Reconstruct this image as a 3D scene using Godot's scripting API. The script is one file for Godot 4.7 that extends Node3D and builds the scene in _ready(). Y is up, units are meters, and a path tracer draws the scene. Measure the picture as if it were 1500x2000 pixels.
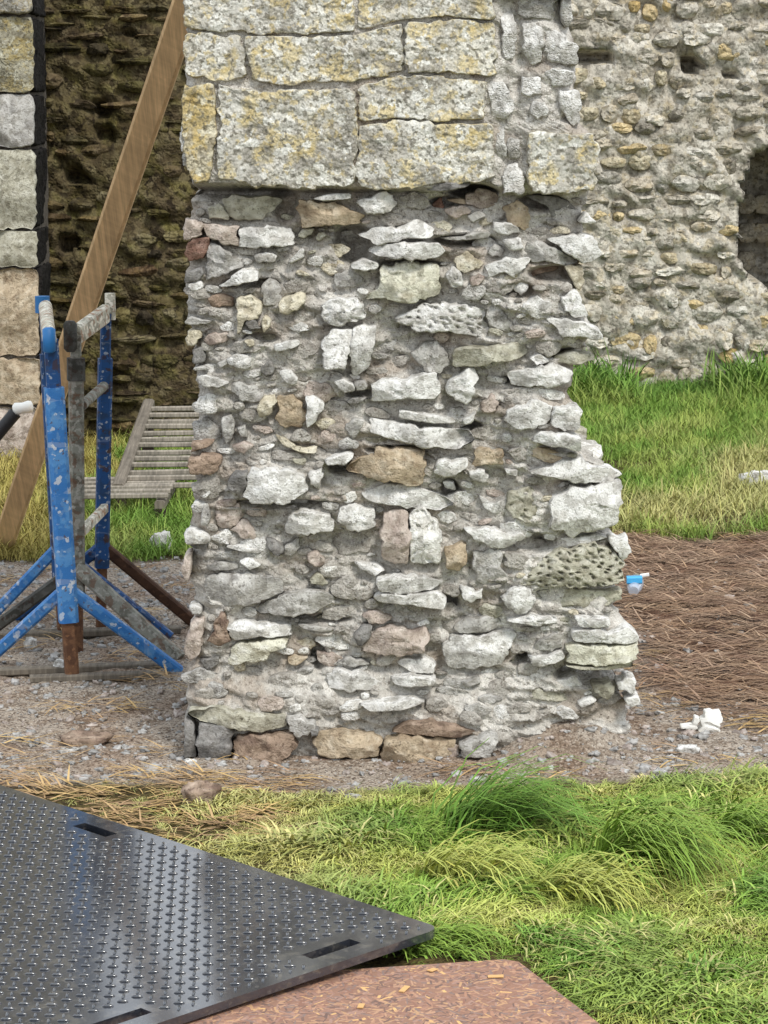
extends Node3D
# A ruined rubble pillar with trestles, a ground mat and grass. Units are metres, y is up.
# The pillar's front stands at z = 0 on the ground plane y = 0.

const CAM := Vector3(0.0, 1.6, 6.154)
const FOCAL := 5000.0          # in pixels of a 1500 x 2000 survey picture
const TILT := 0.15866          # camera looks down by this angle

var rng := RandomNumberGenerator.new()
var n_a := FastNoiseLite.new()     # soft fractal
var n_b := FastNoiseLite.new()     # bedding
var n_c := FastNoiseLite.new()     # chips
var n_d := FastNoiseLite.new()     # pits
var M := {}
var used := {}

# ------------------------------------------------------------------ survey helpers
func sight(px: float, py: float) -> Vector3:
	var x := (px - 750.0) / FOCAL
	var y := (1000.0 - py) / FOCAL
	return Vector3(x, y * cos(TILT) - sin(TILT), -(cos(TILT) + y * sin(TILT)))

func on_ground(px: float, py: float, h := 0.0) -> Vector3:
	var r := sight(px, py)
	return CAM + r * ((h - CAM.y) / r.y)

func on_plane(px: float, py: float, z: float) -> Vector3:
	var r := sight(px, py)
	return CAM + r * ((z - CAM.z) / r.z)

# ------------------------------------------------------------------ naming helpers
func numbered(called: String) -> String:
	used[called] = used.get(called, -1) + 1
	return called if used[called] == 0 else "%s_%03d" % [called, used[called]]

func thing(called: String, label: String, category: String, at := Vector3.ZERO, group := "") -> Node3D:
	var o := Node3D.new()
	o.name = numbered(called)
	add_child(o)
	o.position = at
	return tag(o, label, category, group)

func tag(o: Node3D, label: String, category: String, group := "") -> Node3D:
	o.set_meta("label", label)
	o.set_meta("category", category)
	if group:
		o.set_meta("group", group)
	return o

func part(called: String, mesh: Mesh, mat: Material, parent: Node, at := Vector3.ZERO) -> MeshInstance3D:
	var o := MeshInstance3D.new()
	o.name = called
	o.mesh = mesh
	o.material_override = mat
	parent.add_child(o, true)
	o.position = at
	return o

# ------------------------------------------------------------------ colour and texture helpers
func lin(r: float, g: float, b: float) -> Color:
	return Color(r / 255.0, g / 255.0, b / 255.0).srgb_to_linear()

func noise(s: int, freq: float, oct := 4, type := FastNoiseLite.TYPE_SIMPLEX_SMOOTH) -> FastNoiseLite:
	var n := FastNoiseLite.new()
	n.seed = s
	n.frequency = freq
	n.noise_type = type
	n.fractal_octaves = oct
	if oct <= 1:
		n.fractal_type = FastNoiseLite.FRACTAL_NONE
	return n

func layer(size: int, s: int, freq: float, oct := 4, type := FastNoiseLite.TYPE_SIMPLEX_SMOOTH, ret := -1) -> PackedByteArray:
	var n := noise(s, freq, oct, type)
	if ret >= 0:
		n.cellular_return_type = ret
	var im := n.get_seamless_image(size, size, false, false, 0.1, true)
	im.convert(Image.FORMAT_L8)
	return im.get_data()

func picture(size: int, data: PackedByteArray) -> ImageTexture:
	return ImageTexture.create_from_image(Image.create_from_data(size, size, false, Image.FORMAT_RGB8, data))

func grey_picture(size: int, data: PackedByteArray) -> ImageTexture:
	return ImageTexture.create_from_image(Image.create_from_data(size, size, false, Image.FORMAT_L8, data))

# several blotch layers over a base: each layer = [noise seed, frequency, octaves, threshold 0..1, softness, colour(sRGB 0..255), strength]
func blotches(size: int, base: Color, grain: float, layers: Array, s := 1) -> ImageTexture:
	var fine := layer(size, s * 31 + 5, 0.16, 2)
	var maps: Array = []
	for l in layers:
		maps.append(layer(size, l[0], l[1], l[2]))
	var out := PackedByteArray()
	out.resize(size * size * 3)
	var nl := layers.size()
	var th := PackedFloat32Array(); var so := PackedFloat32Array(); var st := PackedFloat32Array()
	var cols := PackedColorArray()
	for l in layers:
		th.append(l[3] * 255.0); so.append(1.0 / (l[4] * 255.0)); cols.append(l[5]); st.append(l[6])
	for i in size * size:
		var c := base
		for k in nl:
			var v: float = (maps[k][i] - th[k]) * so[k]
			if v > 0.0:
				c = c.lerp(cols[k], minf(v, 1.0) * st[k])
		var f := 1.0 + grain * (fine[i] / 127.5 - 1.0)
		out[i * 3] = clampi(int(c.r * 255.0 * f), 0, 255)
		out[i * 3 + 1] = clampi(int(c.g * 255.0 * f), 0, 255)
		out[i * 3 + 2] = clampi(int(c.b * 255.0 * f), 0, 255)
	return picture(size, out)

func c8(r: float, g: float, b: float) -> Color:
	return Color(r / 255.0, g / 255.0, b / 255.0)

func solid(tex: Texture2D, scale: float, rough: float, bump: Texture2D = null, relief := 0.0, vcol := true, tint := Color.WHITE) -> StandardMaterial3D:
	var m := StandardMaterial3D.new()
	m.albedo_color = tint
	m.albedo_texture = tex
	m.roughness = rough
	m.metallic_specular = 0.35
	m.uv1_triplanar = true
	m.uv1_world_triplanar = true
	m.uv1_scale = Vector3.ONE * scale
	m.vertex_color_use_as_albedo = vcol
	if bump:
		m.heightmap_enabled = true
		m.heightmap_texture = bump
		m.heightmap_scale = relief
	return m

# ------------------------------------------------------------------ mesh helpers
func mesh_from(v: PackedVector3Array, idx: PackedInt32Array, col := PackedColorArray()) -> ArrayMesh:
	var nrm := PackedVector3Array()
	nrm.resize(v.size())
	for i in range(0, idx.size(), 3):
		var a := idx[i]; var b := idx[i + 1]; var c := idx[i + 2]
		var n := (v[c] - v[a]).cross(v[b] - v[a])
		nrm[a] += n; nrm[b] += n; nrm[c] += n
	for i in nrm.size():
		nrm[i] = nrm[i].normalized()
	var arr := []
	arr.resize(Mesh.ARRAY_MAX)
	arr[Mesh.ARRAY_VERTEX] = v
	arr[Mesh.ARRAY_NORMAL] = nrm
	arr[Mesh.ARRAY_INDEX] = idx
	if col.size():
		arr[Mesh.ARRAY_COLOR] = col
	var m := ArrayMesh.new()
	m.add_surface_from_arrays(Mesh.PRIMITIVE_TRIANGLES, arr)
	return m

# a box-section bar with chamfered long edges between two points; flat = wider side direction
func bar(st: SurfaceTool, a: Vector3, b: Vector3, w: float, h: float, up := Vector3.UP) -> void:
	var d := (b - a).normalized()
	var side := d.cross(up)
	if side.length() < 0.01:
		side = d.cross(Vector3.RIGHT)
	side = side.normalized()
	var u := side.cross(d).normalized()
	var ch := minf(w, h) * 0.18
	var prof := [Vector2(-w / 2 + ch, -h / 2), Vector2(w / 2 - ch, -h / 2), Vector2(w / 2, -h / 2 + ch), Vector2(w / 2, h / 2 - ch), Vector2(w / 2 - ch, h / 2), Vector2(-w / 2 + ch, h / 2), Vector2(-w / 2, h / 2 - ch), Vector2(-w / 2, -h / 2 + ch)]
	st.set_smooth_group(-1)
	for i in 8:
		var p: Vector2 = prof[i]
		var q: Vector2 = prof[(i + 1) % 8]
		var a0 := a + side * p.x + u * p.y; var a1 := a + side * q.x + u * q.y
		var b0 := b + side * p.x + u * p.y; var b1 := b + side * q.x + u * q.y
		for t in [a0, b0, b1, a0, b1, a1]:
			st.add_vertex(t)
		for t in [a, a0, a1]:
			st.add_vertex(t)
		for t in [b, b1, b0]:
			st.add_vertex(t)

func tube(st: SurfaceTool, pts: Array, radii: Array, n := 14, caps := true) -> void:
	st.set_smooth_group(1)
	var rings: Array = []
	for i in pts.size():
		var d: Vector3 = (pts[mini(i + 1, pts.size() - 1)] - pts[maxi(i - 1, 0)]).normalized()
		var s := d.cross(Vector3(0.31, 0.9, 0.2)).normalized()
		var u := s.cross(d).normalized()
		var ring := PackedVector3Array()
		for k in n:
			var a := TAU * k / n
			ring.append(pts[i] + (s * cos(a) + u * sin(a)) * radii[i])
		rings.append(ring)
	for i in pts.size() - 1:
		for k in n:
			var k2 := (k + 1) % n
			for t in [rings[i][k], rings[i + 1][k], rings[i + 1][k2], rings[i][k], rings[i + 1][k2], rings[i][k2]]:
				st.add_vertex(t)
	if caps:
		st.set_smooth_group(2)
		for k in n:
			var k2 := (k + 1) % n
			for t in [pts[0], rings[0][k], rings[0][k2]]:
				st.add_vertex(t)
			for t in [pts[-1], rings[-1][k2], rings[-1][k]]:
				st.add_vertex(t)

func begin() -> SurfaceTool:
	var st := SurfaceTool.new()
	st.begin(Mesh.PRIMITIVE_TRIANGLES)
	return st

func done(st: SurfaceTool) -> ArrayMesh:
	st.generate_normals()
	return st.commit()

# ------------------------------------------------------------------ stones
# palette: base, blotch, and a second blotch colour (linear); then the blotch threshold
var PAL := {}

func setup_palette() -> void:
	PAL = {
		"w": [lin(234, 232, 226), lin(192, 188, 180), lin(246, 245, 241), 0.12],
		"v": [lin(238, 237, 232), lin(198, 195, 188), lin(246, 245, 242), 0.25],
		"g": [lin(194, 190, 182), lin(158, 153, 146), lin(220, 217, 209), 0.15],
		"p": [lin(202, 188, 178), lin(170, 155, 146), lin(220, 210, 200), 0.15],
		"b": [lin(164, 143, 126), lin(126, 106, 94), lin(186, 167, 150), 0.15],
		"r": [lin(146, 114, 100), lin(110, 84, 74), lin(176, 148, 134), 0.15],
		"d": [lin(146, 142, 138), lin(116, 113, 111), lin(172, 167, 161), 0.15],
		"y": [lin(226, 218, 196), lin(190, 180, 158), lin(238, 233, 218), 0.15],
		"c": [lin(226, 224, 206), lin(194, 189, 168), lin(238, 237, 226), 0.15],
		"o": [lin(194, 191, 174), lin(158, 154, 137), lin(214, 212, 199), 0.15],
		"n": [lin(198, 181, 156), lin(164, 145, 122), lin(216, 203, 182), 0.15],
		"m": [lin(196, 191, 183), lin(170, 164, 156), lin(216, 212, 205), 0.15],
		"l": [lin(244, 242, 234), lin(220, 216, 206), lin(250, 249, 246), 0.15],
	}
	for k in ["w", "v", "g", "m", "l", "d"]:
		for i in 3:
			PAL[k][i] = neutral(PAL[k][i], 0.45)

func neutral(c: Color, k: float) -> Color:
	var g := c.get_luminance()
	return c.lerp(Color(g, g, g), k)

# outline: polygon in the x/y plane (metres, any order), front: z of its face, back: z of its rear
func stone(outline: PackedVector2Array, front: float, back: float, kind: String, s: int, rough := 1.0, pits := 0.0, cell := 0.008, edge := 0.06, jagged := 1.0) -> ArrayMesh:
	var area := 0.0
	for i in outline.size():
		area += outline[i].cross(outline[(i + 1) % outline.size()])
	if area < 0.0:
		outline.reverse()
	# soften the corners a little, then spread the points evenly
	var soft := PackedVector2Array()
	for i in outline.size():
		var p := outline[i]
		var q := outline[(i + 1) % outline.size()]
		soft.append(p.lerp(q, 0.07)); soft.append(p.lerp(q, 0.93))
	var total := 0.0
	for i in soft.size():
		total += soft[i].distance_to(soft[(i + 1) % soft.size()])
	var n := clampi(int(total / cell), 14, 150)
	var pts := PackedVector2Array()
	var step := total / n
	var acc := 0.0
	for i in soft.size():
		var p := soft[i]
		var q := soft[(i + 1) % soft.size()]
		var l := p.distance_to(q)
		while acc < l and pts.size() < n:
			pts.append(p.lerp(q, acc / l))
			acc += step
		acc -= l
	n = pts.size()
	var c := Vector2.ZERO
	for p in pts:
		c += p
	c /= n
	# long axis
	var xx := 0.0; var yy := 0.0; var xy := 0.0
	for p in pts:
		var d := p - c
		xx += d.x * d.x; yy += d.y * d.y; xy += d.x * d.y
	var ang := 0.5 * atan2(2.0 * xy, xx - yy)
	var ax := Vector2(cos(ang), sin(ang))
	var long := 0.0; var wide := 0.0
	for p in pts:
		long = maxf(long, absf((p - c).dot(ax)))
		wide = maxf(wide, absf((p - c).cross(ax)))
	var spine := maxf(0.0, long - wide) * 0.9
	var off := Vector3(s * 3.17, s * 1.31, s * 0.77)
	for i in n:
		var d := (pts[i] - c).normalized()
		var jag := n_a.get_noise_3d(pts[i].x * 260.0 + off.x, pts[i].y * 380.0, off.z) * 0.010 + n_c.get_noise_2d(pts[i].x * 160.0 + off.x, pts[i].y * 330.0) * 0.004
		pts[i] += d * jag * minf(1.0, wide / 0.025) * jagged
	var inner := clampi(int(wide / cell), 3, 22)
	var bev := clampf(edge + 0.003 / maxf(wide, 0.004), 0.03, 0.4)
	var tilt := Vector2(sin(s * 7.3), sin(s * 4.1)) * 0.12 * rough
	var prot := front - back
	# broken faces: a few random planes cut the front
	var planes: Array = []
	for k in 5:
		var a := sin(s * 12.9898 + k * 78.233) * 43758.5
		a -= floorf(a)
		var b2 := sin(s * 3.91 + k * 37.7) * 9631.7
		b2 -= floorf(b2)
		var g := Vector2(cos(a * TAU), sin(a * TAU)) * (0.25 + 0.5 * b2) * rough
		planes.append([g, (0.004 + 0.35 * wide) * g.length() * (0.5 + b2)])
	var v := PackedVector3Array()
	var col := PackedColorArray()
	var pal: Array = PAL[kind]
	var prof: Array = [[1.0, 0.0], [1.02, 0.6], [1.0, 0.9], [1.0 - bev * 0.4, 0.985]]
	for k in inner:
		prof.append([(1.0 - bev) * (1.0 - float(k) / inner), 1.0])
	prof.append([0.0, 1.0])
	var amp := minf(1.0, wide / 0.05) * rough
	for pr in prof:
		var sc: float = pr[0]
		var deep: float = pr[1]
		for i in n:
			var d := pts[i] - c
			var m := c + ax * clampf(d.dot(ax), -spine, spine)
			var q := m + (pts[i] - m) * sc
			var z := back + prot * deep
			if deep > 0.5:
				var u := n_a.get_noise_3d(q.x * 75.0 + off.x, q.y * 100.0 + off.y, off.z)
				var bed := n_c.get_noise_2d(q.x * 38.0 + off.x + u * 3.0, q.y * 340.0 + u * 7.0)
				var chip := n_c.get_noise_2d(q.x * 140.0 + off.x, q.y * 230.0 + off.y)
				var fine := n_a.get_noise_3d(q.x * 300.0 + off.x, q.y * 420.0 + off.y, off.z)
				z += amp * (u * 0.012 + bed * 0.005 + chip * 0.0035 + fine * 0.005) + (q - c).dot(tilt)
				if rough > 0.6:
					for pl in planes:
						var f: float = front + pl[1] - (q - c).dot(pl[0])
						if f < z and deep > 0.8:
							z = maxf(f, back + prot * 0.45)
				if pits > 0.0:
					var h := n_d.get_noise_2d(q.x * 430.0 + off.x, q.y * 560.0)
					z -= pits * smoothstep(-0.72, -0.95, h) * 0.012
			v.append(Vector3(q.x, q.y, z))
			var t := n_a.get_noise_3d(q.x * 110.0 + off.y, q.y * 160.0, off.x)
			var t2 := n_a.get_noise_3d(q.x * 260.0 + off.x, q.y * 380.0, off.y)
			var cc: Color = pal[0]
			cc = cc.lerp(pal[1], smoothstep(pal[3] - 0.12, pal[3] + 0.28, t))
			cc = cc.lerp(pal[2], smoothstep(0.05, 0.4, t2) * 0.8)
			col.append(cc)
	var idx := PackedInt32Array()
	var rings := prof.size()
	for r in rings - 1:
		for i in n:
			var a := r * n + i
			var b := r * n + (i + 1) % n
			idx.append_array([a, a + n, b, b, a + n, b + n])
	return mesh_from(v, idx, col)

# a free lump of rock: noisy ellipsoid
func lump(size: Vector3, kind: String, s: int, seg := 14, rough := 1.0) -> ArrayMesh:
	var v := PackedVector3Array(); var col := PackedColorArray(); var idx := PackedInt32Array()
	var pal: Array = PAL[kind]
	var off := s * 2.71
	for j in seg + 1:
		var th := PI * j / seg
		for i in seg * 2:
			var ph := TAU * i / (seg * 2)
			var d := Vector3(sin(th) * cos(ph), cos(th), sin(th) * sin(ph))
			var f := 1.0 + rough * (0.42 * n_a.get_noise_3d(d.x * 9.0 + off, d.y * 9.0, d.z * 9.0) + 0.16 * n_c.get_noise_3d(d.x * 14.0 + off, d.y * 14.0, d.z * 14.0))
			var e := Vector3(signf(d.x) * pow(absf(d.x), 0.75), signf(d.y) * pow(absf(d.y), 0.7), signf(d.z) * pow(absf(d.z), 0.75))
			v.append(e * f * size * 0.5)
			var t := n_a.get_noise_3d(d.x * 12.0 + off, d.y * 12.0, d.z * 12.0)
			var cc: Color = pal[0]
			cc = cc.lerp(pal[1], smoothstep(0.0, 0.35, t)).lerp(pal[2], smoothstep(0.0, 0.4, -t))
			col.append(cc)
	var w := seg * 2
	for j in seg:
		for i in w:
			var a := j * w + i; var b := j * w + (i + 1) % w
			idx.append_array([a, b, a + w, b, b + w, a + w])
	return mesh_from(v, idx, col)

# ------------------------------------------------------------------ materials
func setup_materials() -> void:
	var s := 512
	var rock_h := PackedByteArray()
	var h1 := layer(s, 11, 0.02, 5)
	var h2 := layer(s, 12, 0.07, 2, FastNoiseLite.TYPE_CELLULAR, FastNoiseLite.RETURN_DISTANCE2_SUB)
	var h3 := layer(s, 13, 0.12, 3)
	rock_h.resize(s * s)
	for i in s * s:
		rock_h[i] = clampi(int(h1[i] * 0.5 + minf(h2[i] * 1.6, 255.0) * 0.2 + h3[i] * 0.3), 0, 255)
	var relief := grey_picture(s, rock_h)
	var mort_h := PackedByteArray()
	mort_h.resize(s * s)
	var g1 := layer(s, 21, 0.045, 1, FastNoiseLite.TYPE_CELLULAR, FastNoiseLite.RETURN_DISTANCE)
	var g2 := layer(s, 22, 0.11, 1, FastNoiseLite.TYPE_CELLULAR, FastNoiseLite.RETURN_DISTANCE)
	for i in s * s:
		mort_h[i] = clampi(int(255.0 - g1[i] * 0.45 - g2[i] * 0.35 - (255 - h3[i]) * 0.25), 0, 255)
	var sandy := grey_picture(s, mort_h)
	M["relief"] = relief
	M["sandy"] = sandy
	# pale limestone: near white with grey blotches and dark specks, tinted by the stone's own colour
	var lime := blotches(s, c8(238, 237, 235), 0.08, [
		[101, 0.012, 4, 0.55, 0.25, c8(196, 192, 184), 0.8], [102, 0.03, 4, 0.62, 0.12, c8(252, 252, 250), 0.9],
		[105, 0.02, 5, 0.60, 0.05, c8(176, 173, 167), 0.7], [103, 0.05, 4, 0.70, 0.05, c8(132, 129, 123), 0.7], [104, 0.11, 2, 0.82, 0.05, c8(110, 107, 102), 0.6]], 2)
	M["lime"] = solid(lime, 2.6, 0.93, relief, 0.55)
	M["lime_rough"] = solid(lime, 3.4, 0.95, relief, 0.9)
	# mortar
	var mort := blotches(s, c8(214, 211, 205), 0.16, [
		[111, 0.010, 4, 0.52, 0.3, c8(184, 178, 170), 0.8], [112, 0.05, 2, 0.66, 0.06, c8(244, 241, 234), 0.8],
		[113, 0.05, 2, 0.70, 0.06, c8(128, 120, 112), 0.8], [114, 0.1, 2, 0.73, 0.05, c8(240, 238, 232), 0.8]], 3)
	M["mortar"] = solid(mort, 2.9, 0.97, sandy, 0.7)
	# dressed blocks with lichen
	var lich := blotches(768, c8(202, 199, 191), 0.16, [
		[121, 0.005, 6, 0.52, 0.10, c8(160, 156, 148), 0.9],
		[122, 0.006, 6, 0.54, 0.10, c8(216, 198, 148), 0.75],
		[123, 0.007, 6, 0.55, 0.08, c8(222, 221, 215), 0.9],
		[124, 0.03, 5, 0.62, 0.06, c8(208, 184, 122), 0.5],
		[125, 0.018, 5, 0.65, 0.03, c8(232, 232, 227), 0.95],
		[127, 0.05, 4, 0.66, 0.06, c8(216, 214, 206), 0.6],
		[126, 0.05, 4, 0.64, 0.05, c8(118, 114, 104), 0.75]], 4)
	M["lichen"] = solid(lich, 1.3, 0.94, relief, 1.1)
	# far rubble wall
	var far := blotches(768, c8(232, 229, 223), 0.10, [
		[131, 0.012, 5, 0.52, 0.10, c8(182, 178, 170), 0.85],
		[132, 0.02, 5, 0.60, 0.08, c8(222, 204, 164), 0.45],
		[133, 0.035, 4, 0.58, 0.06, c8(236, 234, 228), 0.9],
		[134, 0.04, 4, 0.62, 0.05, c8(120, 116, 109), 0.65],
		[135, 0.09, 3, 0.70, 0.05, c8(106, 102, 96), 0.6]], 5)
	M["far_stone"] = solid(far, 0.7, 0.95, relief, 1.6)
	M["far_mortar"] = solid(far, 0.6, 0.97, relief, 2.0)
	# damp mossy wall
	var moss := blotches(512, c8(196, 188, 168), 0.14, [
		[141, 0.012, 5, 0.52, 0.12, c8(128, 116, 98), 0.85],
		[142, 0.016, 5, 0.55, 0.10, c8(172, 166, 118), 0.5],
		[143, 0.04, 4, 0.62, 0.06, c8(226, 222, 206), 0.7],
		[144, 0.04, 4, 0.60, 0.06, c8(84, 76, 68), 0.85]], 6)
	M["moss"] = solid(moss, 0.9, 0.95, relief, 2.5)
	# earth
	var earth := blotches(768, c8(206, 196, 184), 0.22, [
		[151, 0.008, 5, 0.52, 0.2, c8(158, 142, 126), 0.9],
		[152, 0.05, 3, 0.63, 0.05, c8(238, 232, 222), 0.8],
		[153, 0.05, 3, 0.62, 0.05, c8(112, 98, 86), 0.8],
		[154, 0.1, 2, 0.70, 0.05, c8(92, 80, 72), 0.8],
		[155, 0.09, 2, 0.72, 0.05, c8(246, 244, 238), 0.8]], 7)
	M["earth"] = solid(earth, 1.4, 0.98, sandy, 1.2)
	# timber
	var wood_im := PackedByteArray()
	wood_im.resize(s * s * 3)
	var wn := noise(161, 0.02, 4)
	var wk := noise(162, 0.09, 2)
	for y in s:
		for x in s:
			var f := 0.86 + 0.2 * wn.get_noise_2d(x * 4.0, y * 0.16) + 0.12 * wk.get_noise_2d(x * 5.0, y * 0.25) + 0.16 * wn.get_noise_2d(x * 0.5 + 900.0, y * 0.4)
			var i := (y * s + x) * 3
			wood_im[i] = clampi(int(238 * f), 0, 255); wood_im[i + 1] = clampi(int(232 * f), 0, 255); wood_im[i + 2] = clampi(int(222 * f), 0, 255)
	var wood := picture(s, wood_im)
	M["plank"] = solid(wood, 1.2, 0.8, null, 0.0, false, c8(252, 218, 172))
	M["grey_wood"] = solid(wood, 1.6, 0.9, null, 0.0, false, c8(142, 136, 128))
	M["dark_wood"] = solid(wood, 1.6, 0.9, null, 0.0, false, c8(66, 58, 52))
	for k in ["plank", "grey_wood", "dark_wood"]:
		M[k].uv1_world_triplanar = false
	# painted steel: chipped blue paint with plaster splashes and rust
	var blue := blotches(s, c8(54, 114, 178), 0.06, [
		[171, 0.012, 4, 0.55, 0.15, c8(96, 150, 200), 0.8], [172, 0.02, 4, 0.70, 0.05, c8(120, 150, 186), 0.6],
		[173, 0.014, 5, 0.73, 0.02, c8(206, 208, 210), 0.95], [174, 0.03, 4, 0.79, 0.03, c8(96, 62, 46), 0.9]], 8)
	M["blue"] = solid(blue, 2.6, 0.45, null, 0.0, false)
	var blue2 := blotches(s, c8(34, 76, 128), 0.06, [
		[175, 0.012, 4, 0.58, 0.1, c8(40, 62, 92), 0.8], [176, 0.03, 4, 0.72, 0.03, c8(180, 182, 186), 0.9], [177, 0.02, 4, 0.68, 0.04, c8(70, 48, 40), 0.9]], 9)
	M["dark_blue"] = solid(blue2, 2.2, 0.5, null, 0.0, false)
	var steel := blotches(s, c8(132, 132, 122), 0.08, [
		[181, 0.014, 4, 0.52, 0.15, c8(84, 82, 72), 0.8], [182, 0.03, 4, 0.60, 0.06, c8(168, 166, 158), 0.8], [183, 0.02, 4, 0.64, 0.05, c8(100, 74, 58), 0.8]], 10)
	M["steel"] = solid(steel, 2.4, 0.6, null, 0.0, false)
	var rust := blotches(s, c8(104, 74, 54), 0.10, [
		[191, 0.014, 4, 0.52, 0.15, c8(74, 50, 38), 0.8], [192, 0.03, 4, 0.62, 0.06, c8(134, 98, 70), 0.8]], 11)
	M["rust"] = solid(rust, 2.4, 0.75, null, 0.0, false)
	# rubber mat
	var mat := blotches(768, c8(38, 41, 48), 0.12, [
		[201, 0.006, 5, 0.50, 0.25, c8(52, 55, 62), 0.9], [202, 0.02, 4, 0.66, 0.06, c8(92, 88, 82), 0.6],
		[203, 0.05, 3, 0.70, 0.05, c8(120, 114, 104), 0.5]], 12)
	M["mat"] = solid(mat, 1.1, 0.2, null, 0.0, false)
	M["mat"].metallic_specular = 1.0
	M["mat"].clearcoat_enabled = true
	M["mat"].clearcoat = 0.9
	M["mat"].clearcoat_roughness = 0.09
	# chipboard: flakes pressed together, pinkish brown and muddy
	var board := PackedByteArray()
	var bs := 1024
	board.resize(bs * bs * 3)
	var im := Image.create(bs, bs, false, Image.FORMAT_RGB8)
	im.fill(c8(146, 112, 94))
	var fl := [c8(166, 126, 104), c8(140, 104, 88), c8(178, 140, 114), c8(120, 96, 86), c8(152, 118, 104), c8(184, 146, 110), c8(112, 90, 82), c8(160, 128, 114), c8(132, 112, 104)]
	var r2 := RandomNumberGenerator.new()
	r2.seed = 77
	for k in 5200:
		var a := r2.randf() * PI
		var l := r2.randf_range(14, 46)
		var w := r2.randf_range(4, 12)
		var p := Vector2(r2.randf() * bs, r2.randf() * bs)
		var d := Vector2(cos(a), sin(a))
		var cc: Color = fl[r2.randi() % fl.size()]
		if r2.randf() < 0.025:
			cc = c8(214, 172, 116)
		for i in int(l):
			for j in int(w):
				var taper := 1.0 - absf(float(i) / l - 0.5) * 0.5
				var q := p + d * i + d.orthogonal() * (j - w / 2) * taper
				im.set_pixel(posmod(int(q.x), bs), posmod(int(q.y), bs), cc)
	M["board"] = solid(ImageTexture.create_from_image(im), 1.6, 0.85, relief, 0.12, false)
	# leaf materials
	for k in ["grass", "straw", "pebble"]:
		var m := StandardMaterial3D.new()
		m.vertex_color_use_as_albedo = true
		m.roughness = 0.62 if k == "grass" else 0.9
		m.metallic_specular = 0.3
		if k == "grass":
			m.backlight = Color(0.35, 0.4, 0.15)
		M[k] = m
	M["grass"].cull_mode = BaseMaterial3D.CULL_DISABLED
	M["straw"].cull_mode = BaseMaterial3D.CULL_DISABLED

# ------------------------------------------------------------------ the pillar
const LEFT_EDGE := [[-40, 362], [100, 357], [160, 357], [245, 354], [330, 366], [370, 370], [430, 362], [500, 357], [600, 357], [640, 360], [700, 371], [800, 379], [850, 374], [900, 365], [950, 374], [1040, 361], [1080, 369], [1130, 355], [1180, 372], [1250, 364], [1300, 374], [1322, 354], [1400, 360], [1490, 372]]
const RIGHT_EDGE := [[-40, 1090], [50, 1112], [100, 1128], [230, 1132], [262, 1155], [300, 1163], [370, 1158], [430, 1140], [490, 1158], [530, 1132], [570, 1128], [640, 1160], [690, 1150], [730, 1126], [780, 1118], [800, 1128], [880, 1126], [912, 1185], [940, 1205], [1000, 1195], [1035, 1180], [1060, 1210], [1110, 1208], [1190, 1205], [1230, 1228], [1290, 1220], [1305, 1195], [1350, 1215], [1400, 1230], [1490, 1240]]
# hollows in the mortar, in survey pixels: x, y, half width, half height, depth in centimetres
const HOLLOWS := [[455, 375, 100, 14, 9], [555, 400, 25, 32, 6], [690, 478, 32, 36, 10], [923, 373, 42, 13, 14], [870, 395, 30, 10, 6], [905, 470, 55, 9, 7], [1060, 395, 42, 14, 7], [1085, 535, 45, 14, 8], [1120, 690, 50, 8, 8], [1020, 745, 40, 8, 5], [668, 915, 26, 12, 8], [920, 835, 20, 9, 7], [1030, 1060, 50, 18, 7], [620, 1212, 60, 7, 6], [1022, 1282, 12, 9, 10], [1150, 1318, 60, 18, 13], [880, 1180, 16, 16, 7], [510, 660, 30, 10, 5], [490, 555, 50, 8, 6], [700, 770, 24, 8, 6], [785, 880, 60, 8, 6], [1110, 872, 50, 10, 6], [620, 1285, 14, 26, 6], [800, 518, 60, 7, 5], [540, 985, 90, 8, 5], [850, 1425, 60, 12, 6], [1015, 570, 30, 14, 6], [880, 960, 16, 20, 5]]

func edge_at(table: Array, py: float) -> float:
	for i in table.size() - 1:
		if py <= table[i + 1][0]:
			var t := clampf((py - table[i][0]) / float(table[i + 1][0] - table[i][0]), 0.0, 1.0)
			return lerpf(table[i][1], table[i + 1][1], t)
	return table[-1][1]

var hollow_m: Array = []

func row_of(y: float) -> float:      # survey row of a height on the pillar's face
	var t := atan2(CAM.y - y, CAM.z)
	return 1000.0 + FOCAL * tan(t - TILT)

func core_front(x: float, y: float) -> float:
	var z := -0.078
	z = lerpf(z, -0.012, smoothstep(1.385, 1.40, y) * smoothstep(0.36, 0.26, x))
	z = lerpf(z, -0.022, smoothstep(1.36, 1.42, y) * smoothstep(0.26, 0.36, x))                     # behind the dressed courses
	z = lerpf(z, -0.02, smoothstep(0.24, 0.11, y) * smoothstep(0.42, 0.2, x))   # the footing flares out
	z += smoothstep(0.22, 0.42, x) * 0.03 * smoothstep(1.45, 1.3, y)
	var a := n_a.get_noise_2d(x * 18.0, y * 24.0)
	z += a * 0.035 * smoothstep(1.42, 1.36, y)
	z += n_a.get_noise_3d(x * 90.0, y * 130.0, 7.0) * 0.018 * maxf(smoothstep(1.42, 1.36, y), smoothstep(0.25, 0.3, x))
	z += n_c.get_noise_2d(x * 46.0 + a * 4.0, y * 260.0 + a * 12.0) * 0.009 * smoothstep(1.42, 1.36, y)
	for h in hollow_m:
		var d: float = ((x - h[0]) / h[2]) * ((x - h[0]) / h[2]) + ((y - h[1]) / h[3]) * ((y - h[1]) / h[3])
		if d < 2.2:
			z -= h[4] * smoothstep(1.7, 0.5, d)
	return z

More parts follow.
